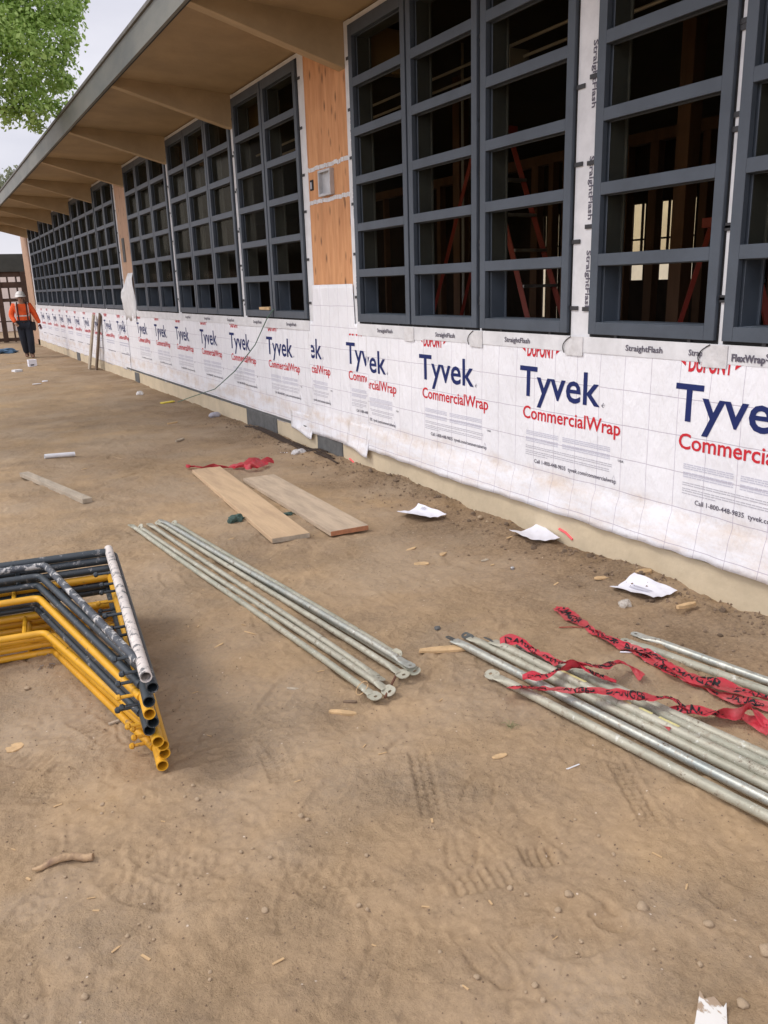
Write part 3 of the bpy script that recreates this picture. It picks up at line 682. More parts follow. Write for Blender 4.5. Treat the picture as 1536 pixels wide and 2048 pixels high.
for q in ([(5.0, 5.55, .12), (5.0, 5.55, 3.85)], [(4.6, 2, 3.55), (4.6, 12, 3.5)], [(4.7, 2, 3.47), (4.7, 12, 3.42)], [(4.9, 7.2, .12), (4.9, 7.2, 3.85)]):
    m = MB(); m.tube(q, .014, 8); m.build('conduit', M_pvc, bld)
m = MB(); m.box(4.55, 4.75, 6.0, 6.2, 3.36, 3.5); m.build('junction_box', M_pvc, bld)
m = MB(); m.box(17.5, 17.7, -10, 40, -.1, 4.0)
o = m.build('cream_wall', mat('cream_wall_paint', (.74, .66, .48), .8, var=.15, vscale=2), None); tag(o, 'cream outer wall glimpsed through the clerestory behind the gutted room', 'wall')

def ladder(x, y, h, spread, wdt, rz, label):
    r = empty('step_ladder', label, 'ladder', (x, y, .12), 'red step ladders inside the building', rz)
    M4 = r.matrix_world
    for s in (-1, 1):
        for dirn in (-1, 1):
            a = Vector((s*wdt/2*(1 if dirn < 0 else .85), dirn*spread/2, 0)); b = Vector((s*wdt/2*.62, dirn*.04, h))
            mm = MB(); mm.tube([M4 @ a, M4 @ b], (.030 if dirn < 0 else .022), 4); mm.build('front_rail' if dirn < 0 else 'rear_rail', M_red_l, r)
    for k in range(1, int(h/.3)):
        t = k*.3/h; ww = wdt/2*(1-.38*t); yy = -spread/2*(1-t)-.04*t
        st_ = MB(); st_.box(-ww, ww, yy-.05, yy+.035, k*.3-.012, k*.3+.012, M4); st_.build('step', M_metal, r)
    cap = MB(); cap.box(-wdt*.36, wdt*.36, -.12, .10, h, h+.06, M4); cap.build('ladder_cap', M_red_l, r)
ladder(4.7, 6.42, 2.8, 2.5, .48, rad(3), 'tall red step ladder standing astride, seen through the panes right of the plywood panel')
ladder(4.75, 3.88, 1.85, 1.3, .40, rad(-4), 'short bright red ladder showing only in the bottom pane right of the wide strip')
ladder(4.7, 2.7, 1.8, 1.2, .42, rad(5), 'red step ladder at the extreme right window of the photo')

# ------------------------------------------------------------------ far end: framed walkway and pale building
fw_ = empty('framed_shelter', 'dark timber framed open structure with slats past the far end of the building', 'structure', (0, 34, 0))
M_dkwood = mat('dark_timber', (.085, .045, .028), .85, var=.4, vscale=4); M_beamdk = mat('dark_beam', (.055, .055, .045), .8, var=.3, vscale=3)
m = MB(); m.box(-9, 4.6, 33.9, 34.2, 2.50, 3.12); m.build('header_beam', M_beamdk, fw_)
for z0_, z1_ in ((2.32, 2.499), (1.93, 2.14), (1.44, 1.56), (.72, .76), (.02, .14)): m = MB(); m.box(-9, 4.6, 33.95, 34.1, z0_, z1_); m.build('rail', M_dkwood, fw_)
x = -.6
while x < 4.6: m = MB(); m.box(x, x+.05, 33.96, 34.09, -.1, 2.5); m.build('stud', M_dkwood, fw_); x += .30
for x in (3.48, 2.62, 1.0, -.8, -2.6, -4.4): 
    m = MB(); m.box(x, x+(.5 if x > 3 else .16), 33.90, 34.14, -.1, 2.5); m.build('post', M_dkwood, fw_)
o = MB(); o.box(-12, 16, 44, 44.3, -.2, 3.4); o.box(-12.4, 16.4, 43.6, 50, 3.4, 3.5)
o = o.build('pale_annexe', mat('pale_render', (.70, .60, .54), .8, var=.12, vscale=1), None); tag(o, 'pale plastered building standing behind the dark timber framing', 'building')

# ------------------------------------------------------------------ trees
def tree(name, label, base, trunk_h, clumps, nleaf, size, mt, group=None, core=.6):
    r = empty(name, label, 'tree', base, group); rs = np.random.RandomState(int(abs(base[1])*10)); 
    tr = MB(); top = Vector((base[0], base[1], trunk_h)); tr.tube([base, (base[0]+.05, base[1], trunk_h*.5), top], [.24, .19, .15], 10)
    for (c_, rr_) in clumps[::2]:
        c_ = Vector(c_); mid = top.lerp(c_, .5)+Vector((0, 0, -.15)); tr.tube([top-Vector((0, 0, .3)), mid, c_], [.08, .045, .015], 6)
    tr.build('trunk', M_bark, r, True)
    P = []; N = []
    tot = sum(q[1]**2 for q in clumps)
    for (c_, rr_) in clumps:
        k = int(nleaf*rr_**2/tot); d = rs.normal(size=(k, 3)); d /= np.linalg.norm(d, axis=1)[:, None]
        rad_ = rr_*(core+(1-core)*rs.rand(k))*(1+.35*np.array([math.sin(5*a+3*b_)*math.cos(4*c2) for a, b_, c2 in d]))
        P.append(np.array(c_)+d*rad_[:, None]*np.array([1, 1, .8])); N.append(d)
    P = np.concatenate(P); N = np.concatenate(N); k = len(P)
    # sprigs: groups of leaves hanging round a few thousand twig points
    nrm = N+rs.normal(size=(k, 3))*.8; nrm[:, 2] += .5; nrm /= np.linalg.norm(nrm, axis=1)[:, None]
    a = np.cross(nrm, rs.normal(size=(k, 3))); a /= np.linalg.norm(a, axis=1)[:, None]; b = np.cross(nrm, a)
    s_ = size*(.6+.8*rs.rand(k))[:, None]
    V = np.stack([P-a*s_, P-b*s_*.5+nrm*s_*.15, P+a*s_, P+b*s_*.5+nrm*s_*.15], 1).reshape(-1, 3)
    me = bpy.data.meshes.new('crown'); me.vertices.add(4*k); me.vertices.foreach_set('co', V.ravel()); me.loops.add(4*k); me.loops.foreach_set('vertex_index', np.arange(4*k, dtype=np.int32))
    me.polygons.add(k); me.polygons.foreach_set('loop_start', np.arange(0, 4*k, 4, dtype=np.int32)); me.update(calc_edges=True); me.materials.append(mt)
    o = bpy.data.objects.new('crown', me); C.objects.link(o); o.parent = r; o.matrix_parent_inverse = r.matrix_world.inverted()
cl = []
for (px, py, Yd, rr_) in ((15, 30, 13, .55), (85, 20, 13, .48), (135, 30, 13.2, .28), (140, 75, 12.8, .22), (50, 95, 12.6, .5), (110, 110, 13, .36), (150, 5, 13.4, .2), (20, 165, 12.8, .42), (85, 165, 13.3, .36), (130, 165, 13, .2),
                          (60, 215, 12.8, .30), (105, 215, 13, .2), (15, 225, 12.9, .25), (75, 252, 13, .14), (-60, 60, 12.5, .6), (-90, 160, 12.6, .5), (60, -60, 13, .55), (130, -50, 13.4, .4), (-20, -80, 13, .6)):
    cl.append((YP(px, py, Yd), rr_))
rs = random.Random(2)
for k in range(26): cl.append((Vector((-1.4+rs.uniform(-2.6, 2.2), 13+rs.uniform(-2.6, 3.2), 6.4+rs.uniform(-1.3, 2.6))), rs.uniform(.55, .9)))
tree('leafy_tree', 'bright green leafy tree hanging over the eave at the upper left', (-1.8, 13.3, 0), 4.2, cl, 95000, .036, M_leaf, core=.35)
cl = [(YP(px, py, 60), r_) for (px, py, r_) in ((10, 372, 1.1), (28, 350, .7), (0, 395, 1.1), (-30, 380, 1.4), (38, 338, .35), (-70, 370, 1.8))]
tree('distant_tree', 'small pale washed-out tree far off above the eave line', (4.2, 60, 0), 5.0, cl, 2600, .13, M_leaf2, core=.3)
# trees and a low school block on the side facing the windows (their reflections dim the panes)

# ------------------------------------------------------------------ scaffold frames, stacked flat
scn = [ # near end px, colour, arch offset, label
 ('yellow', (325, 1531), 'bottommost yellow scaffold frame of the stack, lying on the dirt'),
 ('yellow', (329, 1506), 'second yellow scaffold frame up from the dirt'),
 ('yellow', (326, 1490), 'third yellow scaffold frame up, its tube end tucked between two others'),
 ('yellow', (316, 1484), 'fourth yellow scaffold frame up, just under the lowest dark frame'),
 ('dark', (299, 1461), 'lowest dark scaffold frame, lying on the run of yellow ones'),
 ('dark', (306, 1445), 'dark scaffold frame directly below the lone upper yellow frame'),
 ('yellow', (299, 1428), 'lone yellow scaffold frame sandwiched between dark ones'),
 ('dark', (298, 1404), 'dark scaffold frame directly above the lone upper yellow frame'),
 ('dark', (305, 1376), 'dark scaffold frame second from the top of the stack'),
 ('splat', (292, 1354), 'topmost scaffold frame with its leg caked in white plaster splashes')]
R0 = .0212
for k, (colr, e, lab) in enumerate(scn):
    z = .028+k*.0405+ (0 if k > 0 else 0)
    A = G(*e, z); ang = 1.455+random.uniform(-.012, .012)
    u = Vector((math.cos(ang), math.sin(ang), 0)); vL = Vector((-u.y, u.x, 0))     # u: along the leg away from camera, vL: to the left
    A.z += hz(A.x, A.y)*.3
    LEG = 1.60 if k > 3 else 1.52; Wd = 1.52
    tilt = Vector((0, 0, 0))
    r = empty('scaffold_frame', lab, 'scaffold frame', A, 'scaffold frames stacked flat at the left')
    mt = {'yellow': M_yel, 'dark': M_navy, 'splat': M_navy}[colr]
    lm = M_splat if colr == 'splat' else mt
    B = A+u*LEG; dz = Vector((0, 0, 0))
    m = MB(); m.pipe(A, B, R0, .0035, 18, 3); m.build('leg', lm, r, True)
    m = MB(); m.tube([A+u*.10, A+u*(LEG-.05)], R0-.0042, 12); m.build('bore_shade', M_inside, r, True)  # dark plug, stands in for the shade inside the hollow leg
    A2 = A+vL*Wd; B2 = B+vL*Wd; m = MB(); m.pipe(A2, B2, R0, .0035, 18, 1); m.build('leg', mt, r, True)
    # header between the legs
    H0 = A+u*(LEG-.05); m = MB(); m.tube([H0+vL*R0*.9, H0+vL*(Wd-R0*.9)], .0205, 12); m.build('header', mt, r, True)
    off = {'yellow': .24, 'dark': .10, 'splat': .075}[colr]+random.uniform(-.01, .015); cx_ = (.30 if colr == 'splat' else .36)+random.uniform(-.02, .02)
    if k == 6: off = .16
    c1 = A+u*(LEG-.05-off)+vL*cx_; c2 = A+u*(LEG-.05-off)+vL*(Wd-cx_); ar = .0165
    kk = .035
    d1 = (c1-(A+u*.14)).normalized(); d2 = (c2-(A2+u*.14)).normalized()
    pts = [A+u*.14+vL*.012, c1-d1*kk]+[c1-d1*kk*(1-t)**2*1.0+vL*kk*t**2 for t in (.33, .66)]+[c1+vL*kk, c2-vL*kk]+[c2-vL*kk*(1-t)**2-d2*kk*t**2 for t in (.33, .66)]+[c2-d2*kk, A2+u*.14-vL*.012]
    m = MB(); m.tube(pts, ar, 12); am = mt if colr != 'splat' else M_splat2
    m.build('arch_brace', am, r, True)
    # vertical ties between header and arch
    for q in (.46, .76, 1.06):
        a_ = A+u*(LEG-.05-off+ar*.7)+vL*q; b_ = A+u*(LEG-.05-.0195)+vL*q; m = MB(); m.tube([a_, b_], .0105, 8); m.build('tie', mt, r, True)
    # locking studs with flattened heads
    js = random.uniform(-.02, .03)
    for (base_, side) in ((A, vL), (A2, -vL)):
        for s_ in (.17+js, .62+js, 1.18+js):
            p0 = base_+u*s_+side*R0*.8; p1 = base_+u*s_+side*(R0+.058)
            m = MB(); m.tube([p0, p1], .0068, 8); m.tube([p1-side*.002, p1+side*.004, p1+side*.014, p1+side*.020], [.004, .0125, .0125, .006], 8); m.build('lock_stud', mt, r, True)
# thin wire caught on the yellow arches
m = MB(); rr = random.Random(4); base = G(128, 1285, .17)
for q in range(5):
    pts = [base+Vector((rr.uniform(-.02, .05)+.012*i, -.10+rr.uniform(-.02, .02)+.02*i*(1 if q % 2 else -.6), .02+.012*math.sin(i*1.3+q))) for i in range(9)]; m.tube(pts, .0009, 4)
o = m.build('wire_tangle', M_inside, None); tag(o, 'thin rusty wire tangle caught on the yellow scaffold arches', 'wire')

# ------------------------------------------------------------------ cross braces
def plate(m, c, d, up, L=.085, w_=.026, th=.0035, hole=.008):
    """stadium shaped end plate with a bolt hole, c = plate centre, d = long axis, up = normal"""
    s = up.cross(d).normalized(); N_ = 20; outer = []; inner = []
    for i in range(N_):
        t = 2*math.pi*i/N_; x = math.cos(t)*w_; y = math.sin(t)*w_; x += (L/2-w_)*(1 if x > 0 else -1)
        outer.append(d*x+s*y); inner.append(d*(L/2-w_+math.cos(t)*hole)+s*math.sin(t)*hole)
    vs = [c+q+up*th/2 for q in outer]+[c+q+up*th/2 for q in inner]+[c+q-up*th/2 for q in outer]+[c+q-up*th/2 for q in inner]; fs = []
    for i in range(N_):
        j = (i+1) % N_; fs += [(i, j, N_+j, N_+i), (2*N_+i, 3*N_+i, 3*N_+j, 2*N_+j), (i, 2*N_+i, 2*N_+j, j), (N_+i, N_+j, 3*N_+j, 3*N_+i)]
    m.add(vs, fs)
def brace(A, B, mt, label, group, r=.0155, twist=(0, 0), ends=(1, 1), sag=0., pm=None, pw=.027):
    A = Vector(A); B = Vector(B); d = (B-A).normalized(); L = (B-A).length; up = Vector((0, 0, 1)); s = d.cross(up).normalized(); up = s.cross(d)
    e = empty('cross_brace', label, 'scaffold brace', A, group)
    pts = [A+d*t for t in (0, .03, .06, .10)]+[A.lerp(B, t)+up*sag*math.sin(math.pi*t)+s*.004*math.sin(6*t) for t in (.15, .3, .45, .6, .75, .88)]+[B-d*t for t in (.10, .06, .03, 0)]
    f = (r*1.45, .003); rs_ = [f, (r*1.4, r*.35), (r*1.2, r*.75), r]+[r]*6+[r, (r*1.2, r*.75), (r*1.4, r*.35), f]
    m = MB(); m.tube(pts, rs_, 14); m.build('tube', mt, e, True)
    for (c_, dd, tw, on) in ((A, -d, twist[0], ends[0]), (B, d, twist[1], ends[1])):
        if not on: continue
        dq = Matrix.Rotation(tw, 3, d) @ up; m = MB(); bend = (Matrix.Rotation(random.uniform(-.5, .1), 3, s) @ dd).normalized()
        plate(m, c_+dd*.018, dd, dq, w_=pw*random.uniform(.85, 1.1), L=.075); m.build('end_plate', pm or mt, e, True)
    return e
g1 = 'folded galvanised scaffold braces laid side by side'
B1 = [((265, 1052), (744, 1388), .017, 0, 'galvanised scaffold brace nearest the stacked frames, outermost of the left bundle'),
      ((282, 1056), (772, 1378), .017, 1, 'galvanised brace second from the frame side of the left bundle'),
      ((302, 1050), (752, 1352), .020, 1, 'brace third from the frame side of the left bundle, crossing low'),
      ((318, 1046), (800, 1345), .018, 1, 'brace in the middle of the left bundle, paler and smeared with dust'),
      ((335, 1048), (822, 1338), .020, 0, 'brace third from the plank side of the left bundle, its end lying farthest right'),
      ((326, 1042), (812, 1326), .046, 2, 'brace lying across the top of the left bundle'),
      ((350, 1047), (788, 1306), .018, 0, 'galvanised brace nearest the loose planks, with a rusty mark mid-length')]
for a, b_, z, mi_, lab in B1:
    A = G(*a, z); B = G(*b_, z+.004)
    brace(A, B, M_galv[mi_], lab, g1, .0152, (random.uniform(-1.2, 1.2), random.uniform(-.9, .9)))
# rusty flat bar end and painted hook under the ends
m = MB(); A = G(770, 1395, .012); B = G(795, 1345, .012); m.tube([A, B], .006, 6); o = m.build('rusty_rod', mat('rust', (.16, .07, .04), .9, var=.4, vscale=20)); tag(o, 'short rusty rod poking out below the near ends of the left brace bundle', 'rod')
m = MB(); c_ = G(724, 1376, .03)
m.tube([c_+Vector((.028*math.cos(t*.5), .016*math.sin(t*.5), .022*math.sin(t*.5+1))) for t in range(13)], .002, 5, caps=False); o = m.build('wire_loop', M_chip); tag(o, 'thin pale wire loop round the near end of the first brace', 'wire')
g2 = 'galvanised scaffold tubes running out of frame at the right'
def ext(a, b_, z, L): A = G(*a, z); B = G(*b_, z); return A, A+(B-A).normalized()*L
B2 = [((990, 1352), (1536, 1632), .020, 1, 3.0, 'foremost galvanised tube of the right bundle, rounded grey plate at its visible end'),
      ((908, 1280), (1536, 1600), .020, 2, 3.0, 'shiniest bluish tube of the right bundle, starting beside the wooden shim'),
      ((940, 1275), (1536, 1572), .020, 1, 3.0, 'tube with a black flattened tip, third from the front of the right bundle'),
      ((985, 1282), (1536, 1548), .048, 1, 3.0, 'tube resting on top of the right bundle, yellow stickers along it'),
      ((1050, 1296), (1536, 1530), .020, 0, 3.0, 'tube wrapped at its tip by red barrier tape in the right bundle'),
      ((1140, 1335), (1536, 1512), .020, 1, 3.0, 'rearmost tube of the right bundle, dull grey')]
b2o = []; M_darkend = mat('blackened_tip', (.10, .105, .10), .6, .3, var=.4, vscale=30)
for a, b_, z, mi_, L, lab in B2:
    A, B = ext(a, b_, z, L); b2o.append((A, B)); brace(A, B, M_galv[mi_], lab, g2, .0190, (random.uniform(-.9, .9), 0), pm=(None, M_darkend, M_darkend, M_darkend, M_darkend, None)[len(b2o)-1], pw=(.028, .018, .018, .02, .018, .022)[len(b2o)-1])
for a, b_, z, mi_, lab in (((1283, 1272), (1536, 1362), .02, 2, 'far galvanised tube lying behind the long red tape, farther of the pair'), ((1262, 1285), (1536, 1382), .02, 0, 'far galvanised tube lying behind the long red tape, nearer of the pair')):
    A, B = ext(a, b_, z, 3.0); brace(A, B, M_galv[mi_], lab, 'pair of galvanised tubes behind the red tape', .0185)
# yellow stickers
A, B = b2o[3]; d = (B-A).normalized(); M_stk = mat('yellow_sticker', (.62, .56, .25), .6, var=.3, vscale=60); m = MB()
for (t0, t1) in ((.42, .57), (.70, .80), (.84, .90), (.93, 1.02)):
    n_ = 6; s = Vector((-d.y, d.x, 0)); vs = []
    for q in (t0, t1):
        for j in range(n_):
            t = -.2+1.1*j/(n_-1); vs.append(A+d*q+s*math.sin(t-.2)*.0197*-1+Vector((0, 0, math.cos(t-.2)*.0197)))
    m.add(vs, [(j, j+1, n_+j+1, n_+j) for j in range(n_-1)])
o = m.build('yellow_sticker', M_stk); o.parent = [q for q in bpy.data.objects if q.get('label', '').startswith('tube resting on top')][0]; o.matrix_parent_inverse = o.parent.matrix_world.inverted()

# ------------------------------------------------------------------ barrier tape
def ribbon(pts, wdt, label, seed, twist=.5, text=True, lift=.012, tz=None):
    """pts: (px, py, z) control points; a crumpled ribbon with DANGER printed along it"""
    rs = np.random.RandomState(seed); P = [G(a, b, c) for a, b, c in pts]
    P = [Vector((p.x, p.y, max(p.z, hz(p.x, p.y)+lift))) for p in P]
    seg = [0.]
    for i in range(1, len(P)): seg.append(seg[-1]+(P[i]-P[i-1]).length)
    Lt = seg[-1]; n_ = max(12, int(Lt/.012)); nw = 6
    def at(s):
        s = min(max(s, 0), Lt-1e-6); i = max(j for j in range(len(seg)-1) if seg[j] <= s); t = (s-seg[i])/(seg[i+1]-seg[i])
        p0 = P[max(i-1, 0)]; p1 = P[i]; p2 = P[i+1]; p3 = P[min(i+2, len(P)-1)]
        return .5*((2*p1)+(p2-p0)*t+(2*p0-5*p1+4*p2-p3)*t*t+(3*p1-p0-3*p2+p3)*t**3)
    ph = rs.rand(4)*6
    def sp(s, v_):
        c = at(s); d = (at(s+.01)-at(s-.01)).normalized(); side = d.cross(Vector((0, 0, 1))).normalized()
        a = twist*(math.sin(s*9+ph[0])+.6*math.sin(s*23+ph[1])); wl = wdt*(.72+.28*math.sin(s*13+ph[2]))
        off = side*math.cos(a)+Vector((0, 0, 1))*math.sin(a)*.7
        w2 = v_*wl; cr = .010*math.sin(v_*7+s*31+ph[3])+.007*math.sin(v_*15+s*60)+.004*math.sin(v_*23-s*110)
        p_ = c+off*w2+Vector((0, 0, 1))*(abs(math.sin(a))*wl*.35+cr*.5+.004)
        return p_
    m = MB(); m.v = [tuple(sp(Lt*i/n_, j/(nw-1)-.5)) for i in range(n_+1) for j in range(nw)]
    m.f = [(i*nw+j, i*nw+j+1, (i+1)*nw+j+1, (i+1)*nw+j) for i in range(n_) for j in range(nw-1)]; m.mi = [0]*len(m.f)
    o = m.build('barrier_tape', M_tape); o.data.shade_smooth(); tag(o, label, 'barrier tape', 'red barrier tape strewn over the tubes')
    if text:
        vs, fs, wd = text_geo('DANGER', .03, 2); cap = wdt*.58; ln = cap*4.6; s0 = .03; tm = MB()
        bm = bmesh.new(); bv = [bm.verts.new((a, b, 0)) for a, b in vs]
        for f in fs:
            try: bm.faces.new([bv[i] for i in f])
            except ValueError: pass
        for k in range(1, 16): bmesh.ops.bisect_plane(bm, geom=bm.verts[:]+bm.edges[:]+bm.faces[:], plane_co=(wd*k/16, 0, 0), plane_no=(1, 0, 0))
        bm.verts.index_update(); vs2 = [(v.co.x, v.co.y) for v in bm.verts]; fs2 = [tuple(v.index for v in f.verts) for f in bm.faces]; bm.free()
        while s0+ln < Lt:
            V = []
            for a, b in vs2:
                s = s0+a/wd*ln; v_ = .5-(.20+b/.7*.60) ; q = sp(s, v_); q2 = sp(s+.004, v_); q3 = sp(s, v_+.05); nn = (q2-q).cross(q3-q)
                nn = nn.normalized() if nn.length > 0 else Vector((0, 0, 1))
                if nn.z < 0: nn = -nn
                V.append(q+nn*.0012)
            tm.add(V, fs2); s0 += ln+cap*1.1
        if tm.f: tm.build('tape_lettering', M_black, o)
    return o
ribbon([(1116, 1216, .01), (1150, 1245, .01), (1190, 1272, .015), (1240, 1290, .03), (1310, 1315, .04), (1370, 1352, .045), (1440, 1372, .045), (1536, 1400, .04), (1620, 1430, .02)], .085, 'long red danger tape trailing rearmost, from bare dirt across the far tubes', 1, .18)
ribbon([(1195, 1268, .02), (1225, 1292, .012), (1300, 1325, .02), (1360, 1362, .02), (1450, 1395, .02), (1536, 1424, .02), (1600, 1450, .01)], .055, 'narrower red tape strand running just in front of the long rear tape', 2, .7)
ribbon([(1000, 1290, .05), (1040, 1288, .06), (1080, 1312, .055), (1130, 1332, .07), (1190, 1338, .09), (1238, 1328, .07), (1268, 1340, .04), (1284, 1362, .02)], .068, 'red tape curled in a hook over the middle of the right tube bundle', 3, .6)
ribbon([(1045, 1360, .05), (1100, 1352, .065), (1150, 1340, .075), (1180, 1346, .075), (1232, 1366, .05)], .055, 'short red tape strand pointing left across the shiny tubes', 4, .9)
ribbon([(1018, 1378, .02), (1060, 1380, .05), (1120, 1382, .07), (1200, 1386, .085), (1290, 1398, .08), (1345, 1402, .06), (1375, 1422, .03), (1440, 1432, .02), (1490, 1438, .03), (1540, 1470, .02)], .058, 'foremost red danger tape stretched over the right tube bundle', 5, .4)
ribbon([(1330, 1420, .02), (1400, 1428, .03), (1470, 1440, .04), (1500, 1425, .06), (1536, 1455, .03)], .07, 'crumpled red tape clump at the right edge of the foremost strand', 6, 1.1, True)
ribbon([(1325, 1448, .045), (1345, 1462, .045)], .05, 'tiny triangular scrap of red tape caught among the right tubes', 7, .3, False)
ribbon([(372, 936, .01), (430, 938, .015), (478, 934, .03), (500, 928, .05), (545, 922, .03)], .09, 'crumpled red tape wad lying behind the far ends of the planks', 8, 1.1, False)
ribbon([(470, 935, .03), (505, 938, .05), (535, 925, .05), (548, 930, .02)], .12, 'second fold of crumpled red tape beside the wad behind the planks', 9, 1.3, False)

# ------------------------------------------------------------------ planks and boards
def plank(a, b_, wdt, th, label, mt, endm=None, z=None, side=1, name='plank'):
    """a, b_: pixel positions of one long bottom edge (far, near); the board extends to its side"""
    A = G(*a); B = G(*b_); d = (B-A); L = d.length; ang = math.atan2(d.y, d.x)
    z0 = (max(hz(A.x, A.y), hz(B.x, B.y))+.006) if z is None else z
    e = empty(name, label, 'plank', (A.x, A.y, z0), None, ang)
    m = MB(); n_ = 12
    for i in range(n_): pass
    y0, y1 = (0, wdt) if side > 0 else (-wdt, 0)
    m.box(0, L-.0015, y0, y1, 0, th, e.matrix_world); o = m.build('board', mt, e, bevel=.003)
    if endm: m = MB(); m.box(L-.0014, L, y0+.002, y1-.002, .002, th-.002, e.matrix_world); m.build('end_grain', endm, e)
    return e
plank((385, 950), (545, 1092), .27, .036, 'wide tan plank on the left of the pair, farther end touching red tape', M_board2, M_oldwood)
plank((487, 968), (662, 1078), .29, .036, 'wide tan plank on the right of the pair, with reddish sawn end', M_board, M_boardend)
plank((40, 955), (166, 1010), .085, .04, 'short narrow weathered stud lying alone at the left', M_oldwood, M_oldwood)
m = MB(); pp_ = [G(*q, .0) for q in ((1376, 2100), (1390, 2046), (1399, 1988), (1408, 2004), (1428, 2000), (1446, 2022), (1452, 2012), (1456, 2100))]; k = len(pp_)
zc = max(hz(q.x, q.y) for q in pp_)
m.add([(q.x, q.y, zc+.004+.006*(i > 1 and i < 7)) for i, q in enumerate(pp_)]+[(q.x, q.y, zc-.012) for q in pp_], [tuple(range(k))[::-1], tuple(range(k, 2*k))]+[(i, (i+1) % k, (i+1) % k+k, i+k) for i in range(k)])
o = m.build('painted_board', mat('flaking_white_paint', (.66, .64, .6), .7, col2=(.34, .25, .17), vscale=11, stretch=(1.6, .8, 1), lo=.49, hi=.53), None); tag(o, 'broken white painted board end half buried at the bottom right corner', 'board')
# boards leaning on the wrap
def leaner(base, top, wdt, th, label, mt):
    A = Vector(base); B = Vector(top); d = (B-A).normalized(); s = Vector((0, 1, 0)); s = (s-d*s.dot(d)).normalized(); n_ = d.cross(s)
    M4 = Matrix((( s.x, n_.x, d.x, A.x), (s.y, n_.y, d.y, A.y), (s.z, n_.z, d.z, A.z), (0, 0, 0, 1))); m = MB(); L = (B-A).length
    m.box(-wdt/2, wdt/2, -th/2, th/2, 0, L, M4); o = m.build('leaning_board', mt, bevel=.003); tag(o, label, 'board', 'boards leaning on the wrap'); return o
leaner((3.20, 19.75, .0), (3.40, 19.55, 1.20), .17, .04, 'weathered grey board leaning on the wrap, farther of the two', M_oldwood)
leaner((3.30, 19.45, .0), (3.43, 18.95, 1.22), .14, .04, 'brown stained board leaning on the wrap, nearer of the two', mat('brown_board', (.16, .11, .075), .85, var=.35, vscale=5))

# ------------------------------------------------------------------ papers
def paper(c, wx, wy, rz, curl, label, seed, marks=0):
    p = GH(*c, .006); n_ = 12; m = MB(); ca, sa = math.cos(rz), math.sin(rz)
    def P_(u, v_):
        x = (u-.5)*wx; y = (v_-.5)*wy; z = curl*.75*((u-.5)**2*1.5+(v_-.5)*(u-.5)*1.2+.25*math.sin(5*u+seed)*v_+.12*abs(math.sin(9*u-6*v_+seed))+.10*abs(math.sin(7*v_+3*u*seed)))+.012
        X_ = p.x+x*ca-y*sa; Y_ = p.y+x*sa+y*ca; return (X_, Y_, max(p.z+z, hz(X_, Y_)+.004))
    m.v = [P_(i/n_, j/n_) for i in range(n_+1) for j in range(n_+1)]
    m.f = [(i*(n_+1)+j, (i+1)*(n_+1)+j, (i+1)*(n_+1)+j+1, i*(n_+1)+j+1) for i in range(n_) for j in range(n_)]; m.mi = [0]*len(m.f)
    o = m.build('paper_sheet', M_paper); o.data.shade_smooth(); tag(o, label, 'paper', 'sheets of paper by the foundation')
    if marks:
        t = MB()
        for k in range(marks[0]):
            u0, v0, u1, v1 = marks[1][k]; 
            q = [Vector(P_(u0, v0)), Vector(P_(u1, v0)), Vector(P_(u1, v1)), Vector(P_(u0, v1))]; t.add([w_+Vector((0, 0, .005)) for w_ in q], [(0, 1, 2, 3)])
        t.build('printing', M_grey, o)
paper((843, 1034), .23, .29, .25, .07, 'curled white paper sheet farthest from the camera, small printing at its right corner', 1, (3, [(.8, .62, .9, .66), (.8, .68, .92, .72), (.8, .74, .9, .78)]))
paper((1068, 1076), .22, .28, -.15, .05, 'white paper sheet in the middle, one corner lifted against the foundation soil', 2)
paper((1286, 1185), .22, .28, .15, .045, 'white paper sheet nearest the camera with faint bluish stripes', 3, (2, [(.35, .3, .41, .75), (.47, .3, .52, .75)]))

# ------------------------------------------------------------------ small litter
def chip(c, L, W_, T_, rz, label, mt=M_chip, name='wood_chip', cat='wood chip', group=None, tip=.5, tilt=0):
    L *= 1.15; W_ *= 1.25
    p = GH(*c, T_*.35); M4 = Matrix.Translation(p) @ Matrix.Rotation(rz, 4, 'Z') @ Matrix.Rotation(tilt, 4, 'Y'); m = MB(); rs_ = random.Random(int(c[0]*7+c[1]))
    prof = [(-L/2, -W_/2*tip), (-L/4, -W_/2), (L/4, -W_/2*rs_.uniform(.8, 1.1)), (L/2, -W_/2*tip*.7), (L/2*rs_.uniform(.85, 1.1), W_/2*tip), (L/5, W_/2), (-L/4, W_/2*rs_.uniform(.8, 1.1)), (-L/2*rs_.uniform(.9, 1.1), W_/2*tip)]
    k = len(prof); vs = [M4 @ Vector((x, y, T_/2)) for x, y in prof]+[M4 @ Vector((x, y, -T_/2)) for x, y in prof]
    m.add(vs, [tuple(range(k)), tuple(range(2*k-1, k-1, -1))]+[(i, i+k, (i+1) % k+k, (i+1) % k) for i in range(k)]); o = m.build(name, mt, bevel=.0015)
    return tag(o, label, cat, group)
CH_ = 'wood chips scattered on the dirt'
chip((895, 1300), .24, .045, .014, -.42, 'long pointed wooden shim beside the tip of the shiny tube', name='wooden_shim', cat='shim', tip=.35)
chip((822, 1099), .085, .022, .008, .35, 'thin tan wood chip, leftmost of the three below the first paper', group=CH_)
chip((885, 1110), .085, .025, .012, .5, 'tan wood chip right of centre below the first paper', group=CH_)
chip((843, 1128), .08, .05, .006, -.5, 'broad flat brownish wood chip below the first paper', group=CH_)
chip((686, 1427), .105, .022, .012, -.75, 'splintered orange wood chip in front of the left brace bundle', group=CH_)
chip((1203, 1157), .075, .03, .01, -.4, 'light wood chip left of the nearest paper', group=CH_)
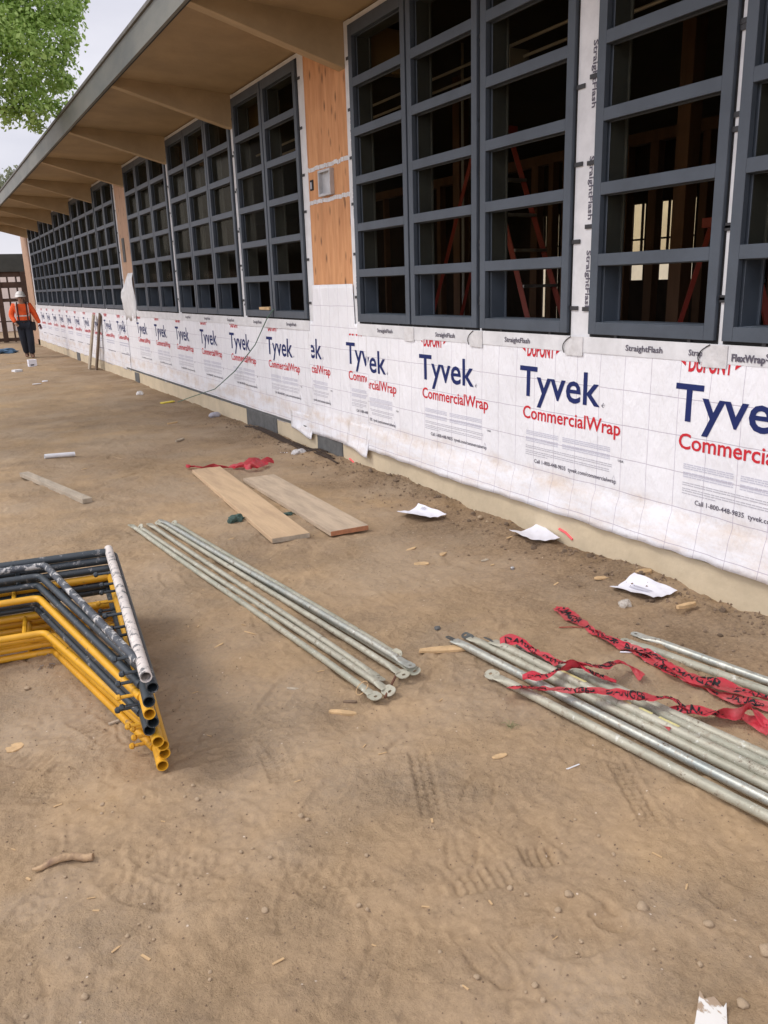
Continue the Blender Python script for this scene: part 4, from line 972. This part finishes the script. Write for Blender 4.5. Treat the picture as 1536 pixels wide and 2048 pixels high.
chip((1288, 1146), .08, .04, .02, -.2, 'wood block scrap half sunk in soil at the foundation', group=CH_)
chip((1373, 1213), .10, .024, .018, -.1, 'smooth tan wood chip right of the crumpled plastic', group=CH_)
chip((970, 1121), .05, .02, .006, .1, 'small dark wood chip between the papers and the shim', group=CH_, mt=M_oldwood)
chip((587, 1379), .055, .014, .008, -.8, 'small grey wood splinter left of the brace ends', group=CH_, mt=M_oldwood)
chip((438, 1291), .055, .010, .004, .5, 'pale thin splinter left of the brace bundle', group=CH_)
chip((500, 1266), .065, .006, .004, -1.1, 'needle-thin splinter in the open dirt by the brace bundle', group=CH_)
chip((462, 1078), .05, .012, .004, .2, 'tiny pale splinter between the planks and the braces', group=CH_)
chip((1000, 1513), .05, .02, .006, -.1, 'curled tan bark flake near the right tubes', group=CH_)
chip((575, 1240), .03, .015, .01, 1, 'tiny brown chip beside the brace tubes', group=CH_, mt=M_clod)
chip((1112, 1168), .05, .01, .004, .4, 'thin straw coloured sliver behind the red tape start', group=CH_)
chip((1020, 1075), .06, .012, .006, .2, 'narrow tan splinter left of the middle paper', group=CH_)
chip((345, 847), .13, .03, .02, .3, 'tan offcut in the open dirt left of the planks path', group=CH_, mt=M_chip)
chip((360, 881), .14, .025, .02, .7, 'brown offcut a step nearer than the tan offcut', group=CH_, mt=M_oldwood)
chip((30, 1498), .06, .045, .012, .3, 'orange bark crumb at the left edge below the scaffold stack', group=CH_)
chip((232, 1445), .05, .012, .01, .1, 'pale splinter beside the yellow lock studs', group=CH_, mt=M_oldwood)
chip((545, 1040), .04, .02, .01, .9, 'chip at the gap between the planks', group=CH_)
chip((168, 938), .05, .01, .004, .1, 'pale sliver near the white tube', group=CH_)
chip((700, 1405), .05, .012, .01, -.6, 'brown chip just below the left brace ends', group=CH_, mt=M_clod)
chip((1275, 1305), .14, .010, .004, -.62, 'white torn paper strip on the long red tape', M_paper, 'paper_strip', 'paper strip', tip=.8)
chip((1305, 1322), .07, .008, .004, -.3, 'small white torn strip just right of the longer one', M_paper, 'paper_strip', 'paper strip')
chip((1146, 1534), .055, .005, .004, 0, 'white cigarette butt in front of the right tubes', M_white, 'cigarette_butt', 'litter', tip=1)
chip((1025, 1138), .022, .02, .014, .4, 'tiny shiny foil ball below the middle paper', M_metal, 'foil_ball', 'litter')
chip((62, 742), .26, .20, .02, .3, 'white crumpled scrap on the dirt in front of the worker', M_paper, 'paper_scrap', 'litter') if False else None
chip((35, 743), .17, .15, .05, .4, 'white crushed cup on the dirt left of the leaning boards', M_white, 'crushed_cup', 'litter', tip=.9)
chip((74, 768), .14, .05, .01, .2, 'thin white scrap, left of two behind the white tube', M_paper, 'paper_scrap', 'litter')
chip((90, 763), .10, .08, .02, .6, 'white round scrap, right of two behind the white tube', M_paper, 'paper_scrap', 'litter')
chip((335, 805), .20, .07, .015, .4, 'yellow plastic piece on the dirt near the hose', mat('yellow_plastic', (.75, .6, .06), .5), 'plastic_piece', 'litter', tip=1)
chip((572, 906), .12, .022, .006, -.9, 'curved white strip beside the foundation rods', M_paper, 'paper_strip', 'paper strip')
chip((33, 727), .40, .05, .02, 0, 'pale stick on the dirt left of the worker', M_chip, 'stick', 'stick')
bp = GH(65, 733); e = empty('carton', 'small white carton with a black mark standing on the dirt at the worker feet', 'box', bp); m = MB(); m.box(-.09, .10, -.06, .07, 0, .165, e.matrix_world @ Matrix.Rotation(.1, 4, 'Z')); m.build('carton_body', M_paper, e, bevel=.004)
m = MB(); m.box(-.05, .03, -.066, -.0615, .03, .055, e.matrix_world @ Matrix.Rotation(.1, 4, 'Z')); m.build('printed_mark', M_black, e)
chip((985, 1130), .03, .01, .004, .2, 'speck of pale bark below the middle paper', group=CH_)
spl = None
for k in range(60):
    px = random.uniform(0, 1536); py = random.uniform(930, 2000)
    if (px > 900 and 1250 < py < 1700) or (px < 340 and 1090 < py < 1560) or px > 1536-(1240-py)*1.6 and py < 1240: continue
    p = GH(px, py, .002)
    if p.x > 3.2: continue
    if spl is None:
        m = MB(); m.box(-.012, .012, -.002, .002, -.001, .0012); spl = m.build('wood_splinter', M_chip); o = spl
    else: o = spl.copy(); C.objects.link(o)
    o.location = p; o.rotation_euler = (0, random.uniform(-.1, .1), random.uniform(0, 3.1)); q = random.uniform(.5, 1.6); o.scale = (q, random.uniform(.6, 1.8), 1)
    tag(o, 'tiny pale wood splinter lying on the bare dirt', 'splinter', 'splinters on the dirt')
# nails
m0 = None
for k, (px, py, a) in enumerate(((79, 1338, 1.15), (83, 1337, 1.15), (98, 1333, 1.2), (102, 1333, 1.2), (106, 1334, 1.2), (92, 1310, .25), (100, 1311, .25))):
    p = GH(px, py, .004); m = MB(); d = Vector((math.cos(a), math.sin(a), 0)); m.tube([p-d*.022, p+d*.022], .0016, 6); m.tube([p+d*.022, p+d*.0235], .0035, 8)
    o = m.build('nail', M_metal); tag(o, 'loose steel nail on the dirt below the yellow scaffold bend', 'nail', 'nails below the scaffold stack')
# crumpled clear plastic cup, bottle, can
def crumple(c, r, sc, label, mt, name, cat, amp=.35, up=.5, rz=0):
    p = GH(*c); bm = bmesh.new(); bmesh.ops.create_icosphere(bm, subdivisions=3, radius=r)
    for v_ in bm.verts:
        q = v_.co; nn = 1+amp*float(vn(q.x/r*1.7+3, q.y/r*1.7+q.z/r, 4))*1.4+amp*.5*float(vn(q.x/r*5, q.z/r*5, 7)); v_.co = Vector((q.x*sc[0]*nn, q.y*sc[1]*nn, q.z*sc[2]*nn))
    me = bpy.data.meshes.new(name); bm.to_mesh(me); bm.free(); me.materials.append(mt); o = bpy.data.objects.new(name, me); C.objects.link(o)
    o.location = (p.x, p.y, p.z+r*sc[2]*up); o.rotation_euler = (0, 0, rz); tag(o, label, cat); return o
crumple((1250, 1213), .03, (1.15, 1., .9), 'crumpled clear plastic cup between the nearest paper and red tape', clear_mat('dusty_plastic', (.62, .58, .52)), 'plastic_cup', 'cup', .6)
crumple((280, 790), .06, (1, 1, .8), 'small clear plastic ball-like cup near the yellow piece', M_clear, 'plastic_cup', 'cup')
crumple((430, 833), .07, (1.2, .8, .6), 'grey plastic tub lying near the foundation below the hose', mat('grey_plastic', (.35, .34, .38), .5), 'plastic_tub', 'litter', .3)
crumple((598, 907), .055, (1.4, .9, .6), 'crushed clear bottle beside the foundation rods', M_clear, 'plastic_bottle', 'bottle', .6)
crumple((473, 1042), .045, (1.3, .8, .8), 'dark green rag bunched against the left plank', M_rag, 'rag', 'rag', .9)
crumple((574, 1030), .03, (1.8, .8, .5), 'dark green scrap of rag in the gap between the planks', M_rag, 'rag', 'rag', .9)
crumple((8, 707), .30, (1.3, .8, .35), 'blue tarp bundle on the dirt at the far left edge', mat('blue_tarp', (.06, .13, .22), .6, var=.3, vscale=8), 'tarp', 'tarp', .8)
crumple((875, 1258), .016, (1, 1, .7), 'small grey stone just above the wooden shim', M_block, 'stone', 'stone')
# white tube offcut
A = GH(90, 918, .028); B = GH(150, 913, .028); m = MB(); m.pipe(A, B, .024, .003, 14); o = m.build('plastic_pipe', M_white, smooth=True); tag(o, 'short white plastic pipe offcut lying on open dirt above the stud', 'pipe')
# green cord from the sill to the ground
m = MB(); pts = [(XP(548, 618, 3.44)), XP(535, 635, 3.42), XP(510, 690, 3.40), XP(470, 742, 3.38), XP(430, 778, 3.35), (3.36, 12.2, .12), (3.25, 12.5, .03)]
pts = [Vector(q) for q in pts]; m.tube(pts, .006, 6); o = m.build('green_cord', mat('green_cord', (.08, .15, .11), .7)); tag(o, 'thin green cord drooping from a window sill across the wrap to the dirt', 'cord')
m = MB(); m.box(3.36, 3.44, 9.0, 9.36, 1.427, 1.452); m.box(3.46, 3.60, 9.0, 9.4, 1.427, 1.452); o = MB(); o.box(3.47, 3.60, 8.98, 9.30, 1.428, 1.46); o = o.build('wood_offcut', M_chip, bevel=.003); tag(o, 'small tan wood offcut resting in the bottom pane above the green cord', 'offcut')
# rods along the foundation
for k in range(4):
    A = Vector((3.33+.02*k, 9.7-.1*k, 0)); B = Vector((3.30+.035*k, 7.0+.15*k, 0)); n_ = 12; m = MB(); pts = []
    for i in range(n_):
        q = A.lerp(B, i/(n_-1)); q.z = hz(q.x, q.y)+.012; pts.append(q)
    m.tube(pts, .008, 6); o = m.build('steel_rod', M_inside, smooth=True)
    tag(o, ['thin dark rod nearest the open dirt, along the bare block of the foundation', 'thin dark rod, second out from the dirt, along the bare block', 'thin dark rod, second from the foundation, along the bare block', 'thin dark rod tight against the foundation by the bare block'][k], 'rod', 'thin dark rods beside the foundation')
# curved stick
pts = [GH(*q, .012) for q in ((66, 1746), (85, 1742), (105, 1730), (125, 1722), (148, 1719), (170, 1722), (187, 1720))]
m = MB(); m.tube(pts, [.004, .009, .011, .012, .0115, .012, .012], 10); o = m.build('curved_stick', M_stick, smooth=True); tag(o, 'curved barkless stick lying alone in the lower left dirt', 'stick')
pts = [GH(*q, .006) for q in ((1118, 1257), (1145, 1256), (1165, 1257))]
m = MB(); m.tube(pts, .003, 6); o = m.build('twig', mat('red_twig', (.3, .06, .04), .8)); tag(o, 'thin reddish twig left of the long red tape', 'twig')
# a few blades of dry grass
m = MB(); rr = random.Random(8); c_ = GH(1022, 1455)
for k in range(14):
    a = rr.uniform(0, 6.28); L = rr.uniform(.02, .045); m.tube([c_+Vector((rr.uniform(-.01, .01), rr.uniform(-.01, .01), 0)), c_+Vector((math.cos(a)*L*.6, math.sin(a)*L*.6, L*.45)), c_+Vector((math.cos(a)*L*1.1, math.sin(a)*L*1.1, L*.2))], [.0012, .001, .0004], 4)
o = m.build('grass_tuft', mat('dry_grass', (.2, .19, .09), .8)); tag(o, 'tiny tuft of dry grass in front of the right tubes', 'grass tuft')

# pebbles (one group; nothing tells them apart) and crumbs
bm = bmesh.new(); bmesh.ops.create_icosphere(bm, subdivisions=2, radius=1)
for v_ in bm.verts: v_.co *= 1+.5*float(vn(v_.co.x*1.5+2, v_.co.y*1.5+v_.co.z*2, 5))
peb_me = bpy.data.meshes.new('pebble'); bm.to_mesh(peb_me); bm.free(); peb_me.materials.append(M_stone); peb_me.shade_smooth()
spots = [(602, 1633, 9), (615, 1640, 8), (482, 1705, 7), (505, 1698, 5), (1285, 1817, 16), (1137, 1790, 12), (1116, 1822, 9), (1020, 1778, 9), (1052, 1790, 7), (1162, 1884, 7), (733, 1712, 8), (530, 1822, 9), (718, 1812, 8), (735, 1820, 6), (1227, 1710, 7),
         (205, 1610, 8), (203, 1628, 6), (225, 1625, 5), (386, 1572, 8), (395, 1600, 9), (288, 1595, 6), (370, 1594, 6), (540, 1716, 7), (1086, 2002, 8), (953, 1955, 8), (1070, 1972, 8), (170, 1995, 10), (1485, 2010, 14), (1416, 1850, 12), (1532, 1905, 20), (960, 1036, 20), (975, 1045, 14),
         (55, 1378, 12), (1150, 1640, 5), (1400, 1100, 14), (1275, 2005, 6), (300, 1855, 5), (255, 1873, 6), (700, 1640, 5), (880, 1905, 6), (1308, 1900, 6), (1400, 1930, 8), (60, 1930, 6), (420, 1960, 5)]
for k in range(26): spots.append((random.uniform(0, 1536), random.uniform(1400, 2040), random.uniform(3, 6)))
for (px, py, mm) in spots:
    p = GH(px, py); o = bpy.data.objects.new('pebble', peb_me); C.objects.link(o); s_ = mm/1000.; o.location = (p.x, p.y, p.z+s_*.3); o.scale = (s_*random.uniform(.9, 1.3), s_, s_*.75); o.rotation_euler = (random.uniform(-.3, .3), 0, random.uniform(0, 6.28))
    tag(o, 'small tan pebble lying loose on the bare dirt', 'pebble', 'pebbles on the dirt')
# crumbled soil: thousands of tiny clods, densest along the foundation
ico = [(v_.x, v_.y, v_.z) for v_ in (Vector((0, 0, 1)), Vector((.9, 0, .2)), Vector((0, .9, .1)), Vector((-.9, 0, .15)), Vector((0, -.9, .2)), Vector((0, 0, -.8)))]; icf = [(0, 1, 2), (0, 2, 3), (0, 3, 4), (0, 4, 1), (5, 2, 1), (5, 3, 2), (5, 4, 3), (5, 1, 4)]
rs = np.random.RandomState(3); n1, n2 = 9000, 3200
xs = np.concatenate([rs.uniform(-.5, 3.0, n1), 3.46-np.abs(rs.normal(size=n2))*.22]); yy = np.concatenate([.9+rs.rand(n1)**1.3*5, 1.5+rs.rand(n2)**1.2*9]); ss = np.concatenate([.0012+.003*rs.rand(n1)**3, .002+.011*rs.rand(n2)**4]); zz = height(xs.copy(), yy.copy())
V = np.array(ico)[None]*(ss[:, None, None]*rs.uniform(.6, 1.4, (len(xs), 6, 1)))+np.stack([xs, yy, zz+ss*.2], 1)[:, None]
F = np.array(icf)[None]+np.arange(len(xs))[:, None, None]*6
m = MB(); m.v = V.reshape(-1, 3).tolist(); m.f = [tuple(f) for f in F.reshape(-1, 3).tolist()]; m.mi = [0]*len(m.f)
o = m.build('soil_crumbs', M_clod); tag(o, 'crumbled soil and grit strewn over the dirt and banked along the foundation', 'soil', kind='stuff')
# larger clods by the foundation
for k in range(26):
    yy_ = 1.9+random.random()**1.3*7; xx_ = 3.40-abs(random.gauss(0, .16)); s_ = random.uniform(.010, .028)
    o = bpy.data.objects.new('soil_clod', peb_me.copy() if k == 0 else clod_me); clod_me = o.data
    if k == 0: clod_me.materials.clear(); clod_me.materials.append(M_clod)
    C.objects.link(o); o.location = (xx_, yy_, hz(xx_, yy_)+s_*.3); o.scale = (s_*random.uniform(.8, 1.4), s_*random.uniform(.8, 1.3), s_*.7); o.rotation_euler = (random.uniform(-.4, .4), random.uniform(-.4, .4), random.uniform(0, 6.28))
    tag(o, 'brown clod of soil loose in the spoil along the foundation', 'clod', 'clods along the foundation')

# ------------------------------------------------------------------ the worker
def skinned(name, verts, edges, radii, mt, parent, root=0, lv=2):
    me = bpy.data.meshes.new(name); me.from_pydata([Vector(v_) for v_ in verts], edges, []); o = bpy.data.objects.new(name, me); C.objects.link(o)
    s = o.modifiers.new('skin', 'SKIN'); s.use_smooth_shade = True
    for i, r_ in enumerate(radii): me.skin_vertices[0].data[i].radius = (r_ if isinstance(r_, tuple) else (r_, r_)); me.skin_vertices[0].data[i].use_root = (i == root)
    sb = o.modifiers.new('sub', 'SUBSURF'); sb.levels = sb.render_levels = lv
    bpy.context.view_layer.update(); dg = bpy.context.evaluated_depsgraph_get(); me2 = bpy.data.meshes.new_from_object(o.evaluated_get(dg)); bpy.data.objects.remove(o)
    o = bpy.data.objects.new(name, me2); C.objects.link(o); me2.materials.clear(); me2.materials.append(mt); me2.shade_smooth(); o.parent = parent; o.matrix_parent_inverse = parent.matrix_world.inverted(); return o
wp = GH(58, 716); WS = 1.0
per = empty('person', 'worker in orange long sleeve shirt, tool belt and white hard hat walking by the wall', 'person', wp, None, math.atan2(-wp.x, wp.y)*-1*0+rad(-5))
PM = per.matrix_world
def W3(p_): return PM @ Vector(p_)
M_skin = mat('skin', (.30, .17, .11), .6); M_org = mat('orange_cloth', (.85, .115, .02), .8, var=.15, vscale=6, bump=.3, bscale=14); M_trs = mat('navy_cloth', (.016, .02, .032), .9, var=.3, vscale=6)
M_boot = mat('boot_leather', (.11, .055, .03), .8); M_hat = mat('hard_hat_shell', (.62, .60, .56), .4); M_refl = mat('reflective_band', (.6, .55, .5), .5); M_belt = mat('belt_leather', (.015, .014, .016), .8)
# skeleton (person faces -y, its right hand at -x)
J = {'pel': (0, 0, .93), 'sp': (0, -.01, 1.12), 'ch': (0, -.015, 1.32), 'nk': (0, -.02, 1.47), 'hd': (0, -.06, 1.60), 'ht': (0, -.055, 1.70),
     'sR': (-.20, -.01, 1.41), 'eR': (-.30, .02, 1.15), 'wR': (-.21, -.14, .97), 'sL': (.20, -.01, 1.41), 'eL': (.31, .03, 1.15), 'wL': (.40, .01, .91),
     'hR': (-.10, 0, .90), 'kR': (-.07, -.02, .50), 'aR': (-.03, .14, .12), 'hL': (.10, 0, .90), 'kL': (.11, -.10, .50), 'aL': (.10, -.06, .10), 'tR': (-.03, .0, .05), 'tL': (.11, -.22, .04)}
def sk(name, ks, es, rs_, mt, root=0): return skinned(name, [W3(J[k]) for k in ks], [(ks.index(a), ks.index(b_)) for a, b_ in es], rs_, mt, per, root)
sk('body', ['pel', 'sp', 'ch', 'nk', 'hd', 'ht', 'sR', 'eR', 'wR', 'sL', 'eL', 'wL', 'hR', 'kR', 'aR', 'tR', 'hL', 'kL', 'aL', 'tL'],
   [('pel', 'sp'), ('sp', 'ch'), ('ch', 'nk'), ('nk', 'hd'), ('hd', 'ht'), ('ch', 'sR'), ('sR', 'eR'), ('eR', 'wR'), ('ch', 'sL'), ('sL', 'eL'), ('eL', 'wL'), ('pel', 'hR'), ('hR', 'kR'), ('kR', 'aR'), ('aR', 'tR'), ('pel', 'hL'), ('hL', 'kL'), ('kL', 'aL'), ('aL', 'tL')],
   [(.13, .10), (.12, .09), (.14, .10), .055, (.078, .092), (.06, .075), .055, .045, .03, .055, .045, .03, .085, .058, .04, .035, .085, .058, .04, .035], M_skin)
J['nb'] = (0, -.02, 1.43)
sk('shirt', ['sp', 'pel', 'ch', 'nb', 'sR', 'eR', 'wR', 'sL', 'eL', 'wL'], [('pel', 'sp'), ('sp', 'ch'), ('ch', 'nb'), ('ch', 'sR'), ('sR', 'eR'), ('eR', 'wR'), ('ch', 'sL'), ('sL', 'eL'), ('eL', 'wL')],
   [(.17, .14), (.165, .13), (.185, .15), (.085, .085), .095, .078, .056, .095, .078, .056], M_org)
sk('trousers', ['pel', 'hR', 'kR', 'aR', 'hL', 'kL', 'aL'], [('pel', 'hR'), ('hR', 'kR'), ('kR', 'aR'), ('pel', 'hL'), ('hL', 'kL'), ('kL', 'aL')], [(.155, .13), .13, .10, .088, .13, .10, .088], M_trs)
for a_, t_ in (('aR', 'tR'), ('aL', 'tL')):
    a = Vector(J[a_]); t = Vector(J[t_]); skinned('boot', [W3(a+Vector((0, .01, .10))), W3(a+Vector((0, .02, -.03))), W3(t+Vector((0, 0, .01)))], [(0, 1), (1, 2)], [.06, .062, .048], M_boot, per)
# hands: palm with five curled fingers
for wr, dr in (('wR', Vector((.35, -.5, -.8))), ('wL', Vector((.1, -.1, -1)))):
    a = Vector(J[wr]); d = dr.normalized(); sd_ = d.cross(Vector((0, 1, 0))).normalized(); nn = sd_.cross(d)
    vs = [a, a+d*.05, a+d*.095]; es = [(0, 1), (1, 2)]; rr_ = [.028, (.040, .020), (.040, .018)]
    for k in range(4):
        b0 = a+d*.10+sd_*(-.03+.02*k); L = (.06, .072, .068, .05)[k]; i = len(vs); vs += [b0, b0+d*L*.5+nn*-.01, b0+d*L*.8+nn*-.035]; es += [(2, i), (i, i+1), (i+1, i+2)]; rr_ += [.010, .009, .008]
    i = len(vs); vs += [a+d*.05-sd_*.04, a+d*.085-sd_*.06]; es += [(1, i), (i, i+1)]; rr_ += [.012, .009]
    skinned('hand', [W3(q) for q in vs], es, rr_, M_skin if wr == 'wR' else mat('work_glove', (.08, .02, .03), .8), per, lv=1)
hc = Vector(J['hd'])+Vector((0, .0, .045))
m = MB(); rings = []
for i in range(8):
    t = i/7*math.pi/2; rings.append((math.cos(t), math.sin(t)))
for (c_, s_) in rings:
    for j in range(20):
        a = 2*math.pi*j/20; m.v.append(tuple(W3(hc+Vector((math.cos(a)*.125*c_, math.sin(a)*.15*c_, .025+s_*.125)))))
m.f = [(i*20+j, i*20+(j+1) % 20, (i+1)*20+(j+1) % 20, (i+1)*20+j) for i in range(7) for j in range(20)]; m.mi = [0]*len(m.f); hat = m.build('hard_hat', M_hat, per, True)
m = MB(); k = 24; vs = []
for (q, z) in ((1.0, .03), (1.12, .012)):
    for j in range(k):
        a = 2*math.pi*j/k; ex = 1.35 if -math.sin(a) > .3 else 1.0; vs.append(W3(hc+Vector((math.cos(a)*.125*q, math.sin(a)*.15*(q if ex == 1 else q*1.18 if q > 1 else q), z-(.02 if ex > 1 and q > 1 else 0)))))
m.add(vs, [(j, (j+1) % k, k+(j+1) % k, k+j) for j in range(k)]); o = m.build('hat_brim', M_hat, hat); sm = o.modifiers.new('t', 'SOLIDIFY'); sm.thickness = .006
# face details
m = MB(); f0 = Vector(J['hd'])
m.tube([W3(f0+Vector((0, -.095, .01))), W3(f0+Vector((0, -.118, -.02)))], [.010, .016], 8); m.build('nose', M_skin, per, True)
for s in (-1, 1):
    m = MB(); m.tube([W3(f0+Vector((s*.045, -.088, .018))), W3(f0+Vector((s*.018, -.094, .018)))], .008, 6); m.build('eye', M_belt, per)
    m = MB(); m.tube([W3(f0+Vector((s*.082, -.01, .02))), W3(f0+Vector((s*.088, 0, -.03)))], .012, 6); m.build('ear', M_skin, per)
m = MB(); m.tube([W3(f0+Vector((-.025, -.092, -.05))), W3(f0+Vector((.025, -.092, -.05)))], .006, 6); m.build('mouth', mat('lips', (.25, .09, .07), .6), per)
m = MB(); m.tube([W3(f0+Vector((-.07, .03, -.02))), W3(f0+Vector((0, .085, -.03))), W3(f0+Vector((.07, .03, -.02)))], .03, 8); m.build('hair', M_belt, per, True)
# suspenders, reflective stripes, belt with pouches
def strap(pts, w_, mt, name, t=.006):
    m = MB(); pts = [W3(q) for q in pts]; n_ = len(pts); vs = []
    for q, p_ in enumerate(pts):
        side = (PM.to_3x3() @ Vector((1, 0, 0))) if abs((pts[-1]-pts[0]).z) > .1 else Vector((0, 0, 1)); vs += [p_-side*w_/2, p_+side*w_/2]
    m.add(vs, [(2*i, 2*i+1, 2*i+3, 2*i+2) for i in range(n_-1)]); o = m.build(name, mt, per); s = o.modifiers.new('t', 'SOLIDIFY'); s.thickness = t; return o
for s in (-1, 1):
    strap([(s*.11, -.02, 1.50), (s*.115, -.150, 1.43), (s*.115, -.185, 1.30), (s*.115, -.178, 1.12), (s*.11, -.160, 1.0)], .035, M_belt, 'suspender')
    strap([(s*.155, -.01, 1.49), (s*.155, -.14, 1.42), (s*.155, -.165, 1.30), (s*.155, -.155, 1.14)], .022, M_refl, 'reflective_stripe')
strap([(-.16, -.12, 1.14), (-.10, -.172, 1.14), (0, -.186, 1.14), (.10, -.172, 1.14), (.16, -.12, 1.14)], .03, M_refl, 'reflective_stripe')
m = MB(); m.tube([W3((math.cos(a)*.168, math.sin(a)*.14, .99)) for a in [2*math.pi*q/16 for q in range(17)]], [(.012, .03)]*17, 8, caps=False); m.build('tool_belt', M_belt, per)
for s in (-1, 1):
    m = MB(); m.box(s*.17-.05, s*.17+.09*s+.05*(1-s)*.0+.03, -.10, .08, .74, .97, PM); m.build('tool_pouch', M_belt, per, bevel=.02)
    m = MB(); m.tube([W3((s*.26, -.03, 1.03)), W3((s*.25, -.02, .72))], .014, 6); m.build('tool_handle', M_boot, per)
